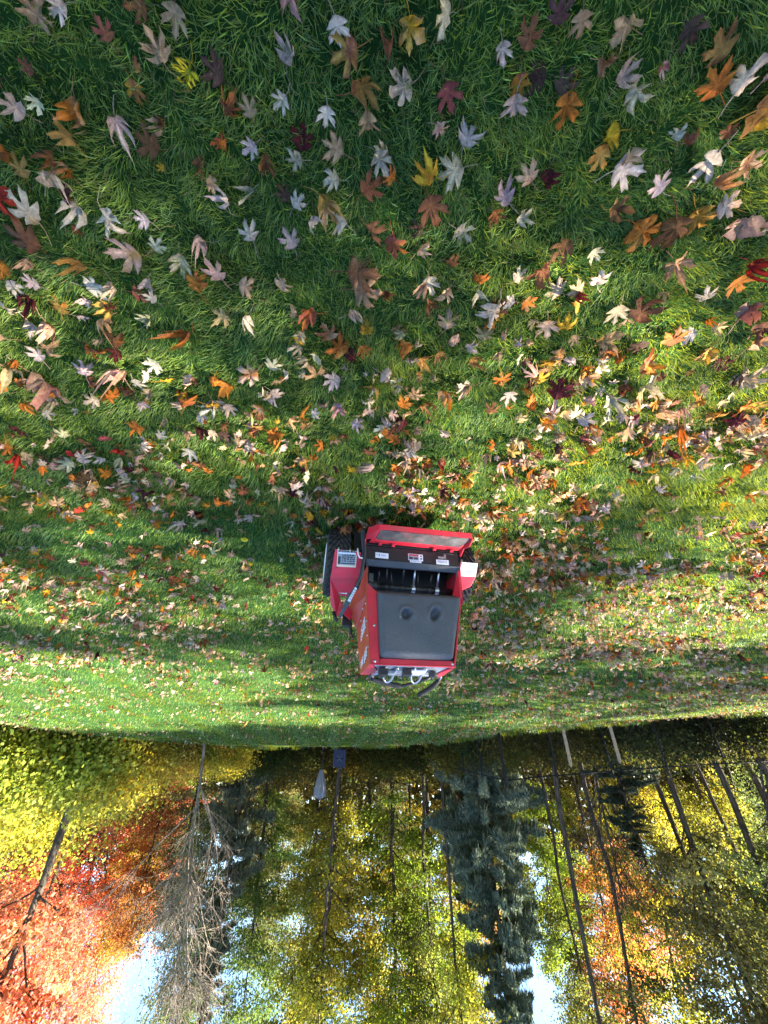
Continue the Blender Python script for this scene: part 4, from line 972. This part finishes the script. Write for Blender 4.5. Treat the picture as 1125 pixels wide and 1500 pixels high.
plant('spruce_tree', 'trunk', 'crown', sp1, spread_x(703, 24), 24, 1, 1.0, (.19, .24, .19), 'blue-dark spruce, tallest conifer, beside the sky gap', 'tree', 'dark conifers', (M_BARK, M_NEEDLE))
plant('pine_tree', 'trunk', 'crown', sp2_, spread_x(362, 25), 25, 2, 1.0, (.15, .17, .11), 'dark green conifer beside the pale bare tree', 'tree', 'dark conifers', (M_BARK, M_NEEDLE))
plant('pine_tree', 'trunk', 'crown', sp2_, spread_x(668, 30), 30, 4, .9, (.09, .12, .09), 'smaller dark conifer half behind the blue-dark spruce', 'tree', 'dark conifers', (M_BARK, M_NEEDLE))
plant('pine_tree', 'trunk', 'crown', sp2_, spread_x(900, 19), 19, 3, (.9, .42), (.08, .10, .07), 'short dark conifer low behind the fence', 'tree', 'dark conifers', (M_BARK, M_NEEDLE))
# leaning trunk, bare trees
plant('maple_tree', 'trunk', 'crown', proto('leaner', lambda: broadleaf(77, 10, .45, 2.6, 6500, .14, 20, .16, lean=.10, two_tone=(1.0, .7, .8))), spread_x(135, 17.5), 17.5, .2, 1.0, RD, 'red maple with a leaning dark trunk rising out of the shrubs', 'tree', 'autumn trees along the lawn')
plant('bare_tree', 'branches', None, (proto('bare', lambda: bare_tree(8, 7.0, 2.2, .06, .35)), ), spread_x(293, 18.5), 18.5, 0, 1.0, (1, 1, 1), 'leafless tree with pale fanned branches lit by the sun', 'tree', None, (M_BARKP, None))
plant('bare_tree', 'branches', None, (proto('bare2', lambda: bare_tree(15, 6.0, 3.0, .10, .35, 4, .1)), ), spread_x(1105, 15.8), 15.8, 1, 1.0, (1, 1, 1), 'gnarled leafless tree with grey crooked limbs at the fence end', 'tree', None, (M_BARK, None))
plant('bare_tree', 'branches', None, (proto('bare3', lambda: bare_tree(25, 5.0, 2.5, .06, .6, 3, .2)), ), spread_x(868, 20), 20, 2.2, (1.0, 1.2), (1, 1, 1), 'dark leafless sapling standing behind the fence stakes', 'tree', None, (M_BARK, None))
# shrubs along the lawn edge
BUSH = [lambda k=k: bush(500+k, 1.35, 2.2, 7000, .11) for k in range(3)]
def bsh(i): return proto(('bush', i % 3), BUSH[i % 3])
SHRUBS = [
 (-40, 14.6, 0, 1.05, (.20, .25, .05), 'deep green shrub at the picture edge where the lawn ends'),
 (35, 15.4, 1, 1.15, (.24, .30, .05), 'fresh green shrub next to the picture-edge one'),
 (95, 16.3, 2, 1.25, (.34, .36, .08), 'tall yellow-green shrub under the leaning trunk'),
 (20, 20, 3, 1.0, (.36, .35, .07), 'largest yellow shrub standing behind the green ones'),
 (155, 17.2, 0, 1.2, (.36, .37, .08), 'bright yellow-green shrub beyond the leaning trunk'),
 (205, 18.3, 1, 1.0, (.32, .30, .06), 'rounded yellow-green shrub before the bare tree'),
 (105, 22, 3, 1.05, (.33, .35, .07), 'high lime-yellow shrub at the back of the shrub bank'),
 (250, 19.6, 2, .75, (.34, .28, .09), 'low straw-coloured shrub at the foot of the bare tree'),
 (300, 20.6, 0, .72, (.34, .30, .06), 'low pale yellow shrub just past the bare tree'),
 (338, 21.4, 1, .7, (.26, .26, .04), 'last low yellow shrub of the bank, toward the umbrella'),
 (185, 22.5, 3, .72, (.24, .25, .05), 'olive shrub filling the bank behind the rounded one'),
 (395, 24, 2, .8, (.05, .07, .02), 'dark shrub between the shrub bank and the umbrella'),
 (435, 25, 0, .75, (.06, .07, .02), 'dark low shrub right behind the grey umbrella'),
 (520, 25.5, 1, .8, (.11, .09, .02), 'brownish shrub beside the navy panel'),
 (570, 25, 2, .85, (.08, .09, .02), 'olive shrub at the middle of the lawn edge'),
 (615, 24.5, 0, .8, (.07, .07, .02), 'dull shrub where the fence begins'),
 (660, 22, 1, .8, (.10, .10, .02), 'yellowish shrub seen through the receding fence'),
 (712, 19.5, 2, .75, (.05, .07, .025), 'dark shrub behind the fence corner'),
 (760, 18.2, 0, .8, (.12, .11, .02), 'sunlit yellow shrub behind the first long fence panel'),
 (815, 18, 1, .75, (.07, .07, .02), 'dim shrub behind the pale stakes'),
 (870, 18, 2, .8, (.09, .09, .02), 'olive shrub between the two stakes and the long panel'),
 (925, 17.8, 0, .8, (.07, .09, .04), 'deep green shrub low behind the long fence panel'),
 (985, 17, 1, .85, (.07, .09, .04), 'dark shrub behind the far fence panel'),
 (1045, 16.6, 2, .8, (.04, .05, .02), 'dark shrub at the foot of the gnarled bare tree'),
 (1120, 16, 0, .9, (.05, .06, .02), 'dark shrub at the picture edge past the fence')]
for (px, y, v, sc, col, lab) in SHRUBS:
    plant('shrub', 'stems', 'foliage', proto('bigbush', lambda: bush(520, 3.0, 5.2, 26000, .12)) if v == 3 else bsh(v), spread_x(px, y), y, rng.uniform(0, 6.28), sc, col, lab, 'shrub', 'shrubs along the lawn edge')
for k, px in enumerate(np.arange(360, 1180, 33)):
    yy = 28.5+rng.uniform(-2, 3.5)
    plant('shrub', 'stems', 'foliage', bsh(k), spread_x(px, yy), yy, rng.uniform(0, 6.28), rng.uniform(.9, 1.3), tuple(np.array((.17, .16, .06))*rng.uniform(.6, 1.2)), 'dim olive shrub of the undergrowth between the tree trunks', 'shrub', 'undergrowth shrubs in the wood')
# the wood farther in: copies that nothing tells apart share a label
k = 0
for y in (36, 43, 50):
    for px in np.arange(-140, 1300, 92):
        px_ = px+rng.uniform(-34, 34); yy = y+rng.uniform(-3, 3); k += 1
        if 405 < px_ < 440 or 705 < px_ < 775: continue
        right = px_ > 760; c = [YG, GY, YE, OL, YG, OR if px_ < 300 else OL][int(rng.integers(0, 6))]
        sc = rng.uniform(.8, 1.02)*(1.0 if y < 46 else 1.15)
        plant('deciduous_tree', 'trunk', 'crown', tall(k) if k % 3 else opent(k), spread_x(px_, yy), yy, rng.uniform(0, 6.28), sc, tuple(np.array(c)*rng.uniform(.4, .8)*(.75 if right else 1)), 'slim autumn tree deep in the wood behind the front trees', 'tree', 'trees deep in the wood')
# the far depth of the wood as one mass
r = np.random.default_rng(4); n = 80000
an = r.uniform(-1.25, 1.25, n); rd = r.uniform(58, 74, n); hh = r.uniform(0, 1, n)**1.7*(9.5+2.6*vnoise(an*40, an*0, 2.2, 31))-3.2
c = np.stack([np.sin(an)*rd, np.cos(an)*rd, hh+1.6], -1)
V, q = leaf_cards(r, c, .75)
hue = vnoise(an*40, hh, 3., 33)[:, None]; cc_ = (np.array([.05, .06, .02])*(1-hue)+np.array([.14, .09, .02])*hue)*np.exp(r.normal(0, .3, (n, 1)))
fw = link('far_woods', np_mesh('far_woods', V, quads=q, colors=np.repeat(cc_, 4, 0)), leafy('far_leaves', .4, (1.3, 1.2, .6), .7, tint=False)); tag(fw, 'hazy mass of wood far behind the autumn trees', 'woods', kind='stuff')

# shade trees beside and behind the photographer (their shade falls across the lawn)
THIN = [proto(('thin', k), lambda: broadleaf(450+k, 11, .2, 3.7, 8500, .15, 30, .17, two_tone=(1.0, .62, .8), sparse=.30)) for k in range(2)]
for i, (x, y, sc, m_) in enumerate(((-12.5, .15, .92, wide(0)), (-9.5, -2.4, .85, wide(1)), (-15.5, -.9, 1.0, wide(2)), (-19, .2, 1.25, tall(1)), (-15.5, 4.4, 1.0, opent(0)), (-15, 6.7, .9, opent(2)), (-14, 8.2, .85, THIN[0]), (-14.5, 11.6, .95, THIN[1]))):
    plant('maple_tree', 'trunk', 'crown', m_, x, y, i*1.3, sc, OR, 'shade maple standing beside the lawn beyond the picture', 'tree', 'shade trees outside the picture')

# ------------------------------------------------------------------ fence, stakes, umbrella, panel
M_FENCE = paint('black_fence', (.006, .006, .006), .95, 0, .2, 20)
M_STAKE = paint('weathered_wood', (.34, .26, .19), .85, 0, .25, 12, .4, 60)
corner = (spread_x(737, 15.6), 15.6)
front = [(spread_x(px, yy), yy) for px, yy in ((737, 15.6), (812, 15.6), (893, 15.5), (975, 15.4), (1062, 15.2), (1160, 15.0))]
backl = [(spread_x(704, 18.2), 18.2), (spread_x(678, 20.4), 20.4), (spread_x(659, 22.4), 22.4), (spread_x(642, 24.4), 24.4)]
posts = backl[::-1]+front
FH = 1.45
fence = empty('chain_link_fence', gp(*corner)); tag(fence, 'black chain-link fence with thin posts running along the far lawn edge', 'fence')
base = gp(*corner)
pts3 = []
for (x, y) in posts:
    g_ = gp(x, y)-base; h = FH+(.12 if (x, y) == front[0] else 0); pts3.append(g_)
    m = MB(); m.tube([g_-Vector((0, 0, .15)), g_+Vector((0, 0, h))], .034 if (x, y) != front[0] else .045, 8); m.lathe([(h, .04), (h+.03, .03), (h+.045, 0)], g_, 'Z', 8); m.build('post', M_FENCE, fence)
m = MB(); m.tube([p+Vector((0, 0, FH-.05)) for p in pts3], .021, 6); m.build('top_rail', M_FENCE, fence)
T = Tubes()
for a, b in zip(pts3[:-1], pts3[1:]):
    L = (b-a).length; n = max(6, int(L/.11)); h0, h1 = .04, FH-.06; hh_ = h1-h0; run = hh_
    for i in range(-int(n*run/L)-1, n+1):
        for s in (1, -1):
            x0 = i*L/n; x1 = x0+run
            za, zb = (h0, h1) if s > 0 else (h1, h0)
            xa, xb = max(0, x0), min(L, x1)
            if xb <= xa: continue
            fa, fb = (xa-x0)/run, (xb-x0)/run
            p = a.lerp(b, xa/L)+Vector((0, 0, za+(zb-za)*fa)); q = a.lerp(b, xb/L)+Vector((0, 0, za+(zb-za)*fb)); T.add([p, q], [.0022, .0022], 3)
link('wire_mesh', T.mesh('wire_mesh'), M_FENCE, fence)
for i, (px, px2, y, lab) in enumerate(((836, 843, 15.25, 'pale wooden stake leaning before the fence, thinner of the two'), (909, 921, 15.2, 'pale wooden stake beside a black fence post, wider of the two'))):
    x0, x1 = spread_x(px, y)*1.0, spread_x(px2, y)*1.0
    g_ = gp(x0, y); o = empty('wooden_stake', g_); tag(o, lab, 'stake', 'wooden stakes by the fence')
    m = MB(); m.plate([(-.05, 0, -.1), (.05, 0, -.1), (.05+(x1-x0)*.1, .06, 1.12), (.0+(x1-x0)*.1, .06, 1.2), (-.05+(x1-x0)*.1, .06, 1.1)], (0, .05, 0)); m.build('board', M_STAKE, o, .004)
    m = MB(); m.lathe([(0, .012), (.006, .008), (.006, 0)], (0, 0, 0), 'Z', 8); b = m.build('nail', M_FENCE, o); b.location = ((x1-x0)*.08, .052, 1.0); b.rotation_euler = (math.pi/2, 0, 0)
# folded umbrella
uy = 24.5; um = empty('garden_umbrella', gp(spread_x(472, uy), uy)); tag(um, 'folded grey garden umbrella with pleated cover at the lawn edge', 'umbrella')
M_CAN = paint('grey_canvas', (.24, .25, .28), .8, 0, .15, 6, .3, 40)
zb_ = float(gp(spread_x(472, uy), uy).z)
H0 = 1.4+0.35-zb_
cb = MB(); n = 32; prof = [(H0+.0, .07), (H0+.2, .13), (H0+.55, .21), (H0+.9, .27), (H0+1.08, .26), (H0+1.16, .15), (H0+1.22, .04)]
vs = []
for z, rr in prof:
    for j in range(n):
        a = 2*math.pi*j/n; k_ = rr*(1+.26*math.cos(8*a)*(1 if z < H0+1.12 else .3)); vs.append((k_*math.cos(a), k_*math.sin(a), z+.05*math.cos(8*a)*(1 if z > H0+1.0 else 0)))
cb.add(vs, [(i*n+j, i*n+(j+1) % n, (i+1)*n+(j+1) % n, (i+1)*n+j) for i in range(len(prof)-1) for j in range(n)], 0, True)
cb.build('canopy', M_CAN, um)
m = MB(); m.tube([(0, 0, -.05), (0, 0, H0+1.3)], .028, 10); m.lathe([(H0+1.22, .04), (H0+1.28, .05), (H0+1.36, .02), (H0+1.4, 0)], (0, 0, 0), 'Z', 12); m.build('pole', M_GREYB, um)
m = MB(); m.lathe([(-.02, .35), (.05, .35), (.09, .1), (.3, .05)], (0, 0, 0), 'Z', 20); m.build('base', M_GREYB, um)
# navy panel with a pale cross
ny = 23.2; nv = empty('folding_chair', gp(spread_x(497, ny), ny)); nv.scale = (.86, .86, .9); tag(nv, 'navy blue fabric chair back with a pale crossed emblem at the lawn edge', 'chair')
M_NAVY = paint('navy_fabric', (.022, .03, .07), .8, 0, .2, 20, .4, 90)
m = MB(); m.box((0, 0, .62), (.74, .05, .86)); m.build('backrest', M_NAVY, nv, .02)
m = MB(); m.box((0, .26, .42), (.70, .48, .04)); m.build('seat', M_NAVY, nv, .01)
m = MB()
for s in (1, -1): m.box((0, -.028, .62), (.40, .006, .035), 0, 0); m.plate([(-.16*s, -.027, .48), (-.12*s, -.027, .48), (.16*s, -.027, .78), (.12*s, -.027, .78)], (0, -.004-.002*(s > 0), 0))
m.build('emblem', paint('faded_emblem', (.12, .14, .19), .8), nv)
for s in (1, -1):
    for yy in (-.02, .5): m = MB(); m.tube([(.34*s, yy, -.05), (.34*s, yy, .42 if yy > 0 else 1.02)], .014, 8); m.build('leg', M_GREYB, nv)

# dandelion on the lawn
p = ground_at(361, 780); d = empty('dandelion', gp(p.x, p.y)); tag(d, 'small round yellow dandelion flower on the green lawn', 'flower')
m = MB(); m.tube([(0, 0, 0), (.004, 0, .03), (.002, 0, .06)], .0025, 6); m.build('stalk', paint('stalk_green', (.10, .2, .04), .6), d)
m = MB()
for ring, (rr, zz, cnt) in enumerate(((.026, .058, 16), (.02, .066, 14), (.011, .07, 9))):
    for j in range(cnt):
        a = 2*math.pi*j/cnt+ring*.2; ca, sa = math.cos(a), math.sin(a)
        m.plate([(0.002-.004*sa, .004*ca, zz-.004), (.002+.004*sa, -.004*ca, zz-.004), (.002+rr*ca+.003*sa, rr*sa-.003*ca, zz), (.002+rr*ca-.003*sa, rr*sa+.003*ca, zz)], (0, 0, .001))
m.build('petals', paint('dandelion_yellow', (.75, .58, .01), .6), d)
